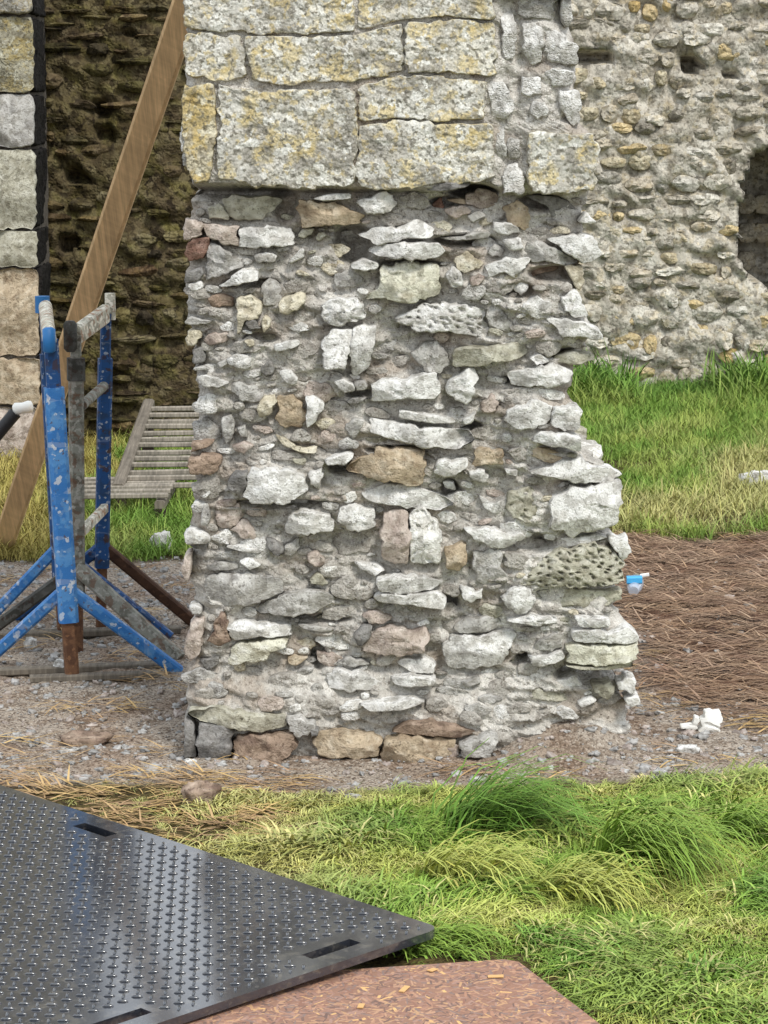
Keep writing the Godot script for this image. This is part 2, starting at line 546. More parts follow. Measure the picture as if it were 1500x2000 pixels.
func make_core() -> ArrayMesh:
	var v := PackedVector3Array(); var col := PackedColorArray(); var idx := PackedInt32Array()
	var nf := 190; var ns := 24; var nb := 16
	var w := nf + ns + nb + ns
	var ys: Array = []
	var y := -0.06
	while y < 3.42:
		ys.append(y)
		y += 0.0055 if y < 1.86 else 0.06
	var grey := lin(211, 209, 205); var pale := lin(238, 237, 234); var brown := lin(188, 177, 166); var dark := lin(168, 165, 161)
	for yy in ys:
		var py := row_of(yy)
		var xl := on_plane(edge_at(LEFT_EDGE, py), py, -0.06).x
		var xr := on_plane(edge_at(RIGHT_EDGE, py), py, -0.06).x
		xl += 0.008 + n_a.get_noise_2d(3.0, yy * 260.0) * 0.010
		xr -= 0.006 + n_a.get_noise_2d(9.0, yy * 260.0) * 0.014
		for i in nf:
			var t := float(i) / (nf - 1)
			var x := lerpf(xl, xr, t)
			var z := core_front(x, yy) + n_c.get_noise_2d(x * 160.0 + 5.0, yy * 300.0) * 0.004 + n_a.get_noise_2d(x * 420.0, yy * 520.0) * 0.005
			var e := minf(t, 1.0 - t) * (xr - xl)
			z -= 0.05 * pow(maxf(0.0, 1.0 - e / 0.05), 2.0)
			v.append(Vector3(x, yy, z))
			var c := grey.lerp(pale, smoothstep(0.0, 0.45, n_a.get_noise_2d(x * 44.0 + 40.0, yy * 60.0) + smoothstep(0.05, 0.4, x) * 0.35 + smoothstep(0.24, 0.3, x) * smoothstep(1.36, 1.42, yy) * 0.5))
			c = c.lerp(brown, smoothstep(0.12, 0.42, n_a.get_noise_2d(x * 36.0 + 90.0, yy * 52.0)) * 0.75)
			c = c.lerp(dark, smoothstep(0.2, 0.45, n_a.get_noise_2d(x * 140.0 + 10.0, yy * 200.0)) * 0.6)
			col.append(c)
		for i in ns:
			var t := (i + 1.0) / (ns + 1.0)
			var z := lerpf(-0.14, -0.92, t)
			v.append(Vector3(xr - 0.02 + n_a.get_noise_2d(z * 60.0, yy * 70.0) * 0.04, yy, z)); col.append(grey)
		for i in nb:
			var t := (i + 0.5) / nb
			v.append(Vector3(lerpf(xr, xl, t), yy, -0.95 + n_a.get_noise_2d(t * 9.0, yy * 9.0) * 0.04)); col.append(grey)
		for i in ns:
			var t := (i + 1.0) / (ns + 1.0)
			var z := lerpf(-0.92, -0.14, t)
			v.append(Vector3(xl + 0.015 + n_a.get_noise_2d(z * 60.0 + 50.0, yy * 70.0) * 0.035, yy, z)); col.append(grey)
	for r in ys.size() - 1:
		for i in w:
			var a := r * w + i; var b := r * w + (i + 1) % w
			idx.append_array([a, a + w, b, b, a + w, b + w])
	var top := (ys.size() - 1) * w
	v.append(Vector3(0.0, ys[-1], -0.45)); col.append(grey)
	for i in w:
		idx.append_array([top + i, v.size() - 1, top + (i + 1) % w])
	return mesh_from(v, idx, col)

# survey sheets: origin x, y and scale of the drawings the stone outlines were measured on
const SHEETS := [[0, 0, 1.0], [330, 0, 0.33333], [780, 0, 0.33333], [340, 330, 0.29333], [740, 330, 0.30667], [340, 720, 0.29333], [740, 720, 0.34667], [330, 1100, 0.33333], [800, 1100, 0.33333]]
# sheet, colour, how far it stands out in cm, then the outline
var STONES := [
	[3, "o", 2, 290, 200, 420, 180, 650, 185, 710, 215, 640, 300, 560, 340, 410, 355, 350, 290],
	[3, "o", 1.5, 225, 270, 290, 215, 350, 290, 370, 345, 290, 350, 230, 330],
	[3, "w", 5, 415, 400, 540, 385, 790, 395, 800, 500, 720, 520, 540, 530, 440, 512],
	[3, "p", 4.6, 185, 370, 300, 375, 430, 385, 420, 420, 438, 510, 300, 490, 200, 410],
	[3, "r", 3, 85, 480, 150, 455, 230, 465, 240, 510, 190, 600, 90, 620, 60, 560],
	[3, "p", 3, 60, 430, 75, 330, 180, 350, 185, 440, 150, 455, 80, 475],
	[3, "g", 3, 210, 530, 260, 500, 350, 560, 460, 640, 330, 700, 210, 740],
	[3, "v", 5, 290, 785, 380, 720, 450, 680, 560, 670, 570, 740, 450, 770],
	[3, "w", 3, 525, 580, 600, 550, 690, 580, 680, 620, 560, 630],
	[3, "w", 3, 755, 625, 800, 570, 840, 530, 870, 530, 860, 590, 780, 630],
	[3, "n", 5, 810, 190, 960, 225, 1060, 210, 1130, 240, 1270, 310, 1260, 360, 1080, 380, 960, 395, 830, 385],
	[3, "w", 6, 920, 195, 1010, 165, 1180, 160, 1180, 195, 1000, 215],
	[3, "l", 5, 1230, 220, 1290, 180, 1400, 160, 1480, 200, 1440, 300, 1260, 290],
	[0, "w", 6, 698, 460, 730, 445, 790, 440, 815, 425, 848, 445, 838, 466, 790, 465, 740, 478],
	[0, "w", 7, 718, 490, 745, 478, 800, 470, 862, 476, 868, 490, 850, 503, 800, 508, 745, 500],
	[3, "w", 4, 1175, 640, 1250, 600, 1370, 630, 1350, 675, 1180, 668],
	[0, "c", 6, 708, 584, 745, 560, 740, 520, 800, 515, 857, 515, 861, 540, 858, 575, 805, 590, 745, 585],
	[3, "g", 2, 1060, 700, 1150, 680, 1250, 710, 1250, 770, 1150, 800, 1070, 780],
	[3, "w", 5, 980, 900, 1060, 860, 1200, 855, 1270, 900, 1270, 990, 1190, 1030, 1050, 1040, 990, 1010],
	[3, "y", 4, 415, 850, 520, 845, 580, 880, 600, 960, 560, 1000, 470, 1010, 440, 1095, 420, 1100, 415, 960],
	[3, "d", 3.5, 470, 1015, 530, 1000, 590, 1060, 500, 1080],  # a hole: its darkness is painted on as a dark stone piece
	[3, "y", 3.6, 595, 965, 650, 1000, 640, 1060, 600, 1085, 585, 1040],
	[3, "y", 4, 690, 900, 740, 860, 850, 815, 880, 880, 800, 950, 720, 980],
	[3, "g", 2, 570, 790, 650, 730, 720, 800, 690, 920, 600, 920],
	[3, "w", 4, 660, 1170, 740, 1150, 830, 1130, 850, 1160, 780, 1200, 670, 1220],
	[3, "w", 5, 985, 1110, 1050, 1060, 1180, 1050, 1190, 1100, 1165, 1190, 1150, 1340, 995, 1330, 985, 1200],
	[3, "w", 5.5, 1200, 1050, 1340, 1035, 1340, 1120, 1300, 1330, 1200, 1370, 1165, 1330, 1180, 1180],
	[3, "y", 3, 460, 1140, 530, 1130, 540, 1180, 500, 1190],
	[3, "w", 2, 80, 770, 180, 750, 200, 790, 130, 820],
	[3, "g", 3, 60, 1030, 100, 990, 250, 1010, 230, 1035, 100, 1040],
	[3, "p", 2, 190, 1150, 240, 1100, 360, 1085, 370, 1140, 300, 1170, 220, 1180],
	[3, "y", 2, 80, 1070, 150, 1060, 180, 1120, 130, 1180, 90, 1170],
	[3, "d", 2, 110, 1200, 190, 1190, 200, 1300, 120, 1310],
	[3, "d", 2, 70, 690, 180, 650, 200, 700, 150, 750, 70, 760],
	[3, "b", 1.5, 210, 870, 300, 830, 400, 860, 390, 920, 250, 920],
	[3, "g", 3, 120, 1330, 200, 1310, 240, 1335, 130, 1345],
	[3, "g", 2, 280, 1300, 350, 1260, 360, 1300, 310, 1330],
	[3, "w", 4, 1060, 1415, 1130, 1395, 1190, 1430, 1200, 1470, 1130, 1480],
	[3, "g", 4, 1195, 1425, 1260, 1400, 1290, 1440, 1280, 1475, 1205, 1480],
	[3, "w", 3, 700, 1350, 760, 1330, 830, 1400, 810, 1450, 740, 1440],
	[3, "d", 2, 560, 1340, 640, 1280, 680, 1330, 650, 1370, 600, 1370],
	[3, "o", 2.5, 820, 450, 860, 405, 930, 400, 920, 440, 860, 470],
	[3, "o", 2.5, 930, 470, 960, 420, 1000, 410, 1020, 450, 970, 480],
	[4, "w", 5, 90, 960, 200, 900, 280, 860, 520, 860, 660, 880, 690, 1000, 690, 1080, 560, 1060, 430, 1045, 250, 1040],
	[4, "v", 4, 410, 690, 470, 615, 540, 700, 530, 745, 460, 740],
	[4, "y", 2, 470, 580, 560, 520, 660, 590, 650, 640, 540, 660],
	[4, "p", 3, 580, 690, 640, 665, 680, 690, 640, 745, 590, 750],
	[4, "o", 6, 460, 1150, 580, 1135, 940, 1100, 955, 1180, 900, 1210, 660, 1245, 480, 1260],
	[4, "g", 3, 205, 1190, 260, 1120, 350, 1100, 440, 1150, 445, 1250, 390, 1305, 300, 1290, 250, 1230],
	[4, "v", 5, 440, 1360, 540, 1300, 560, 1270, 600, 1275, 625, 1340, 610, 1440, 560, 1500, 500, 1470, 435, 1430],
	[0, "v", 6, 722, 750, 760, 738, 800, 735, 850, 728, 858, 750, 852, 778, 800, 778, 724, 785],
	[4, "d", 5, 300, 130, 400, 90, 600, 60, 560, 110, 400, 140],
	[4, "p", 3, 410, 260, 520, 230, 600, 280, 480, 320],
	[4, "n", 3, 430, 200, 540, 190, 640, 230, 500, 225],
	[4, "g", 3, 560, 300, 640, 260, 690, 300, 600, 340],
	[4, "r", 2, 340, 240, 400, 180, 420, 240, 380, 290],
	[4, "g", 5, 380, 440, 540, 430, 620, 390, 720, 410, 690, 440, 500, 460],
	[4, "n", 1, 800, 250, 880, 210, 960, 230, 970, 350, 940, 400, 820, 330],
	[4, "d", 4, 920, 170, 1010, 165, 1110, 170, 1220, 210, 1260, 270, 1180, 300, 1100, 310, 1080, 240],
	[4, "w", 5, 1270, 340, 1320, 270, 1390, 335, 1340, 350],
	[4, "w", 6, 1080, 450, 1200, 420, 1260, 400, 1380, 450, 1420, 550, 1300, 610, 1220, 550, 1140, 490],
	[4, "g", 3, 940, 470, 1050, 470, 1270, 590, 1200, 620, 1050, 590, 920, 580],
	[4, "b", 1, 900, 650, 980, 600, 1170, 620, 1150, 650, 1000, 690, 950, 730],
	[4, "w", 4, 680, 620, 800, 560, 960, 565, 970, 600, 890, 640, 870, 700, 800, 650, 700, 690],
	[4, "y", 4, 1190, 620, 1300, 610, 1310, 720, 1270, 780, 1240, 730],
	[4, "v", 4, 1150, 800, 1250, 760, 1330, 920, 1250, 960, 1160, 900],
	[4, "w", 5, 1060, 950, 1200, 940, 1420, 1010, 1400, 1080, 1250, 1060, 1170, 1060],
	[4, "g", 2, 690, 900, 760, 870, 850, 980, 840, 1050, 700, 1000],
	[4, "o", 4, 1110, 1190, 1230, 1165, 1370, 1180, 1380, 1215, 1260, 1250, 1120, 1230],
	[4, "w", 5, 820, 1290, 1000, 1270, 1100, 1230, 1230, 1290, 1210, 1350, 1080, 1390, 850, 1380],
	[4, "w", 3, 850, 740, 930, 700, 960, 770, 900, 810],
	[4, "w", 2.5, 900, 880, 1000, 800, 1100, 850, 1140, 930, 1000, 950],
	[4, "w", 3, 950, 1200, 1030, 1180, 1090, 1220, 1000, 1260],
	[4, "w", 4, 720, 330, 820, 340, 900, 370, 910, 400, 780, 420, 720, 390],
	[4, "w", 4, 790, 450, 900, 430, 920, 500, 860, 520, 800, 490],
	[4, "g", 2.5, 690, 520, 740, 470, 800, 510, 790, 560, 710, 570],
	[5, "w", 3, 130, 40, 300, 70, 380, 95, 300, 130, 200, 140],
	[5, "g", 2, 350, 150, 420, 90, 550, 110, 600, 180, 540, 240, 430, 200],
	[5, "y", 3, 545, 250, 600, 190, 660, 180, 690, 220, 640, 300, 570, 330],
	[5, "n", 3, 650, 340, 700, 260, 690, 190, 780, 180, 860, 230, 880, 330, 850, 400, 740, 400, 680, 370],
	[5, "v", 4.5, 870, 190, 960, 180, 1000, 250, 960, 320, 890, 400, 880, 300],
	[5, "g", 3, 310, 340, 380, 310, 400, 400, 390, 480, 340, 510, 310, 450],
	[5, "g", 2, 410, 400, 480, 370, 490, 460, 440, 470],
	[5, "p", 3, 370, 520, 460, 490, 530, 520, 460, 570, 400, 560],
	[5, "g", 2, 1130, 400, 1200, 330, 1270, 340, 1240, 420, 1190, 470],
	[5, "y", 3, 660, 440, 760, 480, 850, 530, 960, 520, 940, 570, 850, 560, 740, 530],
	[5, "o", 2, 770, 600, 880, 600, 860, 650, 800, 640],
	[5, "b", 3, 110, 500, 200, 480, 260, 490, 220, 540, 110, 560],
	[5, "b", 4, 85, 600, 200, 575, 320, 590, 300, 660, 200, 720, 110, 700],
	[5, "d", 5, 350, 780, 390, 690, 490, 665, 500, 760, 440, 840],
	[5, "v", 6, 495, 700, 520, 665, 700, 665, 850, 690, 900, 790, 820, 860, 690, 890, 520, 890, 450, 840, 490, 770],
	[5, "w", 4, 880, 690, 990, 660, 995, 715, 960, 800, 910, 760],
	[5, "w", 6, 1000, 600, 1060, 580, 1150, 550, 1200, 575, 1150, 630, 1010, 640],
	[5, "w", 5, 740, 1100, 760, 960, 850, 945, 930, 940, 1040, 990, 1075, 1040, 1070, 1085, 900, 1105],
	[5, "w", 4, 1090, 1020, 1110, 930, 1200, 900, 1330, 940, 1340, 1040, 1240, 1080, 1180, 1090],
	[5, "w", 4, 55, 1100, 120, 1080, 220, 1110, 230, 1160, 80, 1170],
	[5, "d", 2, 90, 1185, 220, 1170, 210, 1210, 140, 1210],
	[5, "p", 2, 40, 1330, 70, 1240, 110, 1230, 110, 1370, 80, 1430, 45, 1380],
	[5, "p", 2, 370, 1080, 470, 1000, 560, 1120, 540, 1160, 420, 1110],
	[5, "p", 1.5, 270, 970, 420, 900, 470, 980, 370, 1080, 290, 1060],
	[5, "d", 2, 610, 1130, 700, 1150, 730, 1230, 700, 1260, 620, 1210],
	[5, "g", 2, 730, 1190, 830, 1140, 830, 1190, 790, 1260, 730, 1250],
	[5, "w", 3, 340, 1190, 430, 1175, 590, 1220, 560, 1235, 400, 1205],
	[5, "v", 3, 430, 1280, 500, 1265, 580, 1310, 500, 1340],
	[5, "g", 2.5, 200, 1330, 290, 1290, 420, 1310, 430, 1340, 300, 1360, 220, 1360],
	[5, "p", 2, 890, 1240, 960, 1220, 1010, 1300, 960, 1330, 890, 1300],
	[5, "w", 3, 1190, 1290, 1350, 1310, 1410, 1350, 1340, 1390, 1250, 1350],
	[5, "g", 2, 180, 950, 220, 900, 240, 1000, 220, 1060, 170, 1050],
	[5, "w", 2, 180, 860, 230, 810, 250, 830, 210, 870],
	[0, "g", 3, 395, 1150, 415, 1125, 480, 1120, 550, 1130, 555, 1160, 500, 1180, 420, 1185, 400, 1175],
	[6, "w", 6, 115, 230, 260, 250, 420, 280, 430, 310, 280, 305, 115, 275],
	[0, "w", 7, 724, 817, 745, 820, 800, 828, 880, 838, 920, 842, 926, 862, 900, 874, 880, 876, 800, 866, 750, 856, 724, 843],
	[6, "w", 4, 470, 290, 550, 240, 530, 300, 490, 320],
	[6, "p", 3, 580, 200, 640, 150, 690, 190, 660, 240, 620, 255, 580, 230],
	[0, "n", 5, 674, 917, 700, 895, 740, 877, 800, 875, 828, 885, 831, 915, 825, 948, 790, 946, 745, 938, 700, 925],
	[6, "w", 5, 295, 585, 340, 515, 500, 505, 500, 560, 420, 615],
	[6, "n", 3, 520, 555, 560, 460, 690, 455, 710, 490, 700, 550],
	[0, "w", 4, 700, 965, 760, 945, 800, 945, 845, 960, 885, 985, 860, 998, 800, 992, 750, 985, 715, 980],
	[6, "p", 6, 20, 820, 100, 785, 165, 800, 178, 900, 170, 1105, 10, 1085],
	[6, "l", 6, 170, 800, 250, 795, 330, 870, 350, 960, 340, 1090, 176, 1105],
	[0, "w", 6, 732, 1128, 800, 1119, 844, 1129, 868, 1136, 840, 1150, 785, 1155, 738, 1152],
	[0, "w", 7, 728, 1165, 745, 1157, 810, 1158, 854, 1153, 875, 1171, 868, 1188, 810, 1181, 740, 1172],
	[6, "w", 5, 690, 280, 760, 210, 880, 170, 970, 200, 960, 300, 870, 320, 800, 355, 730, 320],
	[6, "w", 5, 975, 210, 1090, 190, 1135, 230, 1135, 340, 1060, 345, 970, 310],
	[6, "v", 6, 850, 400, 900, 350, 1050, 350, 1135, 370, 1135, 460, 1030, 430, 930, 420],
	[6, "n", 2, 880, 440, 1030, 470, 1050, 500, 960, 530, 860, 490],
	[6, "w", 6, 830, 580, 960, 540, 1130, 490, 1200, 545, 1300, 555, 1375, 600, 1290, 640, 1100, 640, 980, 600],
	[6, "w", 6.5, 960, 760, 1010, 690, 1100, 650, 1290, 645, 1370, 620, 1340, 870, 1230, 900, 1080, 930, 960, 890],
	[6, "o", 3, 740, 700, 850, 670, 900, 700, 870, 880, 760, 850, 720, 780],
	[6, "w", 2, 560, 720, 640, 760, 720, 740, 700, 830, 600, 800],
	[6, "w", 4, 470, 900, 610, 890, 740, 940, 810, 920, 820, 960, 700, 1010, 560, 970],
	[6, "o", 6, 800, 1210, 880, 1090, 1000, 1020, 1200, 975, 1330, 1020, 1370, 1100, 1365, 1200, 1200, 1215, 1000, 1220],
	[6, "w", 4, 1000, 960, 1230, 925, 1300, 950, 1200, 975, 1010, 1015],
	[6, "v", 4, 1280, 935, 1400, 940, 1410, 1020, 1370, 1080, 1320, 1000],
	[6, "n", 3, 370, 1010, 480, 970, 500, 1050, 460, 1140, 380, 1130],
	[6, "g", 3, 530, 1040, 680, 1010, 700, 1120, 730, 1170, 600, 1220, 540, 1170],
	[6, "w", 5, 690, 1280, 760, 1220, 850, 1230, 890, 1290, 880, 1340, 780, 1370, 710, 1330],
	[6, "w", 6, 710, 1410, 840, 1375, 1000, 1390, 1000, 1420, 880, 1435],
	[6, "o", 3, 900, 1255, 1100, 1230, 1370, 1250, 1370, 1300, 1250, 1340, 1000, 1330, 920, 1340],
	[6, "w", 6, 1100, 1380, 1290, 1380, 1290, 1430, 1200, 1440, 1120, 1430],
	[6, "w", 3, 460, 1230, 560, 1250, 600, 1230, 590, 1300, 500, 1330, 470, 1290],
	[6, "w", 3, 500, 580, 590, 570, 620, 610, 600, 650, 520, 640],
	[6, "w", 3, 700, 560, 780, 570, 780, 610, 720, 600],
	[6, "w", 3, 345, 640, 430, 640, 440, 700, 380, 690],
	[7, "g", 4, 500, 270, 640, 200, 800, 155, 950, 190, 960, 240, 850, 300, 700, 318, 520, 305],
	[7, "o", 2, 800, 110, 870, 60, 930, 130, 900, 150],
	[7, "v", 3, 430, 150, 470, 115, 500, 150, 460, 170],
	[7, "w", 2, 120, 265, 190, 260, 190, 310, 125, 315],
	[7, "p", 3, 110, 400, 150, 330, 210, 325, 200, 420, 180, 540, 110, 580, 90, 490],
	[7, "b", 3, 215, 460, 260, 380, 300, 290, 340, 300, 350, 400, 370, 470, 280, 480],
	[7, "d", 2, 185, 570, 290, 545, 300, 590, 230, 630],
	[7, "v", 5, 330, 370, 400, 340, 520, 350, 700, 370, 720, 430, 620, 435, 470, 440, 380, 460, 350, 410],
	[7, "c", 5, 335, 590, 370, 490, 480, 455, 600, 450, 700, 450, 690, 490, 600, 520, 560, 560, 470, 570, 370, 600],
	[7, "g", 3, 750, 370, 860, 370, 970, 400, 900, 415, 780, 395],
	[7, "n", 3, 680, 560, 750, 550, 820, 560, 750, 610, 690, 600],
	[0, "p", 5, 706, 1270, 723, 1236, 763, 1220, 797, 1233, 828, 1225, 838, 1245, 832, 1275, 800, 1278, 755, 1278],
	[0, "d", 3.5, 690, 1240, 700, 1225, 728, 1221, 722, 1240, 708, 1262, 697, 1260],
	[0, "p", 3, 703, 1205, 735, 1190, 765, 1205, 755, 1218, 725, 1220],
	[7, "w", 5, 910, 650, 1000, 620, 1140, 640, 1250, 700, 1240, 740, 1060, 730, 930, 730],
	[7, "g", 3, 970, 590, 1060, 545, 1190, 600, 1060, 610],
	[0, "w", 4, 777, 1296, 800, 1285, 835, 1283, 850, 1300, 848, 1315, 800, 1310],
	[0, "w", 6, 760, 1320, 800, 1314, 850, 1320, 848, 1332, 800, 1338, 770, 1332],
	[7, "w", 5, 1110, 800, 1300, 770, 1420, 760, 1500, 790, 1400, 820, 1180, 835],
	[7, "o", 6, 115, 835, 300, 812, 450, 842, 690, 862, 690, 925, 560, 955, 450, 950, 300, 910, 190, 890],
	[7, "d", 5, 175, 905, 380, 915, 390, 970, 370, 1105, 180, 1115],
	[7, "b", 5, 395, 975, 560, 965, 740, 960, 750, 1060, 700, 1110, 560, 1175, 420, 1175, 385, 1110],
	[7, "n", 5, 830, 1000, 880, 955, 1180, 965, 1245, 990, 1235, 1095, 1100, 1105, 900, 1100],
	[7, "b", 4, 760, 1110, 900, 1108, 1230, 1110, 1240, 1175, 850, 1185, 770, 1170],
	[0, "n", 5, 749, 1435, 775, 1425, 830, 1427, 885, 1435, 893, 1458, 870, 1470, 800, 1488, 747, 1482],
	[0, "b", 4, 760, 1420, 790, 1402, 830, 1397, 880, 1403, 932, 1424, 900, 1432, 850, 1424, 800, 1422],
	[8, "g", 6, 290, 1020, 430, 960, 505, 960, 515, 1040, 450, 1100, 300, 1100],
	[7, "d", 3, 100, 850, 160, 900, 170, 1110, 100, 1100],
	[7, "g", 4, 700, 880, 780, 870, 860, 900, 840, 970, 770, 990, 710, 940],
	[7, "d", 4, 835, 930, 880, 935, 875, 970, 835, 975],
	[8, "w", 5, 190, 490, 260, 425, 420, 425, 560, 390, 640, 400, 600, 500, 540, 590, 400, 610, 270, 625, 220, 590],
	[8, "g", 3, 250, 390, 330, 330, 480, 320, 560, 340, 550, 380, 420, 415, 280, 415],
	[8, "w", 8, 940, 380, 1110, 360, 1160, 380, 1260, 350, 1335, 400, 1330, 440, 1250, 450, 1110, 440, 950, 440],
	[8, "c", 7.5, 920, 455, 1110, 450, 1290, 458, 1330, 450, 1310, 555, 1100, 570, 910, 565],
	[8, "o", 8, 890, 580, 1100, 577, 1305, 562, 1305, 595, 1000, 600],
	[8, "w", 7, 1010, 310, 1160, 295, 1170, 340, 1060, 358],
	[8, "w", 5, 700, 530, 780, 520, 890, 490, 905, 540, 850, 570, 780, 595, 720, 580],
	[8, "g", 3, 740, 440, 850, 400, 910, 400, 900, 480, 800, 510, 720, 500],
	[8, "w", 6, 790, 690, 900, 680, 960, 650, 1025, 720, 960, 730],
	[8, "o", 2, 620, 780, 720, 720, 800, 740, 960, 780, 970, 810, 800, 800],
	[8, "o", 3, 1070, 710, 1170, 690, 1190, 730, 1160, 800, 1100, 780],
	[8, "w", 4, 980, 810, 1060, 765, 1100, 800, 1000, 845],
	[8, "w", 4, 1200, 680, 1290, 660, 1330, 700, 1300, 760, 1220, 740],
	[8, "w", 5, 1240, 780, 1330, 760, 1350, 810, 1290, 840],
	[8, "g", 3, 300, 690, 400, 660, 420, 700, 330, 730],
	[8, "g", 3, 380, 780, 470, 750, 560, 790, 470, 820],
]
# dressed courses above: sheet, colour, standing out from z = 0 in cm, outline
var BLOCKS := [
	[0, "l", 0.8, 356, -44, 470, -46, 690, -42, 692, 62, 600, 66, 470, 63, 360, 58],
	[0, "l", 0.2, 696, -46, 962, -44, 964, 40, 880, 32, 780, 38, 700, 60],
	[0, "l", -0.4, 356, 64, 470, 69, 486, 150, 440, 158, 358, 148],
	[0, "l", 0.4, 474, 69, 600, 72, 690, 68, 785, 45, 790, 138, 700, 158, 560, 166, 490, 154],
	[0, "l", 0.9, 790, 44, 880, 38, 966, 46, 972, 150, 880, 142, 794, 140],
	[0, "y", 1.0, 357, 168, 420, 163, 424, 250, 412, 350, 380, 358, 366, 330, 355, 262],
	[0, "l", 1.0, 424, 164, 470, 176, 560, 178, 690, 172, 700, 280, 692, 366, 600, 368, 520, 366, 420, 350, 428, 250],
	[0, "l", 0.6, 694, 170, 790, 146, 926, 156, 950, 160, 946, 232, 860, 236, 780, 228, 700, 240],
	[0, "l", 0.9, 698, 246, 780, 234, 860, 242, 962, 240, 968, 340, 950, 356, 860, 362, 760, 372, 696, 368],
	[0, "l", 0.5, 1030, 262, 1080, 258, 1155, 260, 1172, 300, 1160, 370, 1100, 378, 1034, 376],
	[0, "v", 0.5, 352, 246, 364, 240, 376, 270, 384, 290, 372, 322, 356, 326],
	[0, "v", 1.0, 948, 158, 985, 166, 1006, 200, 1000, 228, 960, 232],
	[0, "w", 0.4, 975, 20, 1000, 10, 1012, 60, 1005, 120, 985, 118],
	[0, "w", 0.0, 1018, 40, 1050, 44, 1062, 70, 1060, 120, 1040, 130, 1024, 100],
	[0, "w", -0.6, 1066, 60, 1100, 58, 1118, 80, 1134, 90, 1128, 126, 1090, 126, 1068, 110],
	[0, "w", -0.8, 1062, 140, 1100, 134, 1124, 140, 1120, 170, 1080, 168],
	[0, "w", -0.4, 1090, 172, 1130, 174, 1138, 232, 1120, 246, 1096, 214],
	[0, "w", 0.0, 1040, 196, 1064, 196, 1072, 224, 1050, 236, 1036, 220],
	[0, "w", -0.4, 1020, 150, 1056, 148, 1060, 184, 1036, 190, 1018, 180],
	[0, "w", -0.4, 980, 330, 1010, 318, 1024, 350, 1020, 380, 985, 382],
	[0, "g", -1.0, 990, 270, 1016, 268, 1020, 306, 996, 310],
	[0, "w", -0.2, 968, 246, 984, 240, 990, 300, 980, 322, 970, 300],
	[0, "g", -0.8, 1012, -40, 1060, -44, 1088, -20, 1080, 36, 1040, 38, 1014, 30],
	[0, "w", -1.2, 1096, -30, 1114, -36, 1120, 40, 1108, 54, 1098, 40],
]

func outline_of(row: Array, z: float) -> PackedVector2Array:
	var sh: Array = SHEETS[row[0]]
	var out := PackedVector2Array()
	for i in range(3, row.size(), 2):
		var p := on_plane(sh[0] + row[i] * sh[2], sh[1] + row[i + 1] * sh[2], z)
		out.append(Vector2(p.x, p.y))
	return out

func middle(o: PackedVector2Array) -> Vector2:
	var c := Vector2.ZERO
	for p in o:
		c += p
	return c / o.size()

func blob(c: Vector2, w: float, h: float, k: int, turn := 0.0) -> PackedVector2Array:
	var o := PackedVector2Array()
	var a0 := rng.randf() * TAU
	for i in k:
		var a := a0 + TAU * i / k + rng.randf_range(-0.22, 0.22)
		var r := rng.randf_range(0.78, 1.12)
		o.append(c + Vector2(cos(a) * w * 0.5 * r, sin(a) * h * 0.5 * r).rotated(turn))
	return o

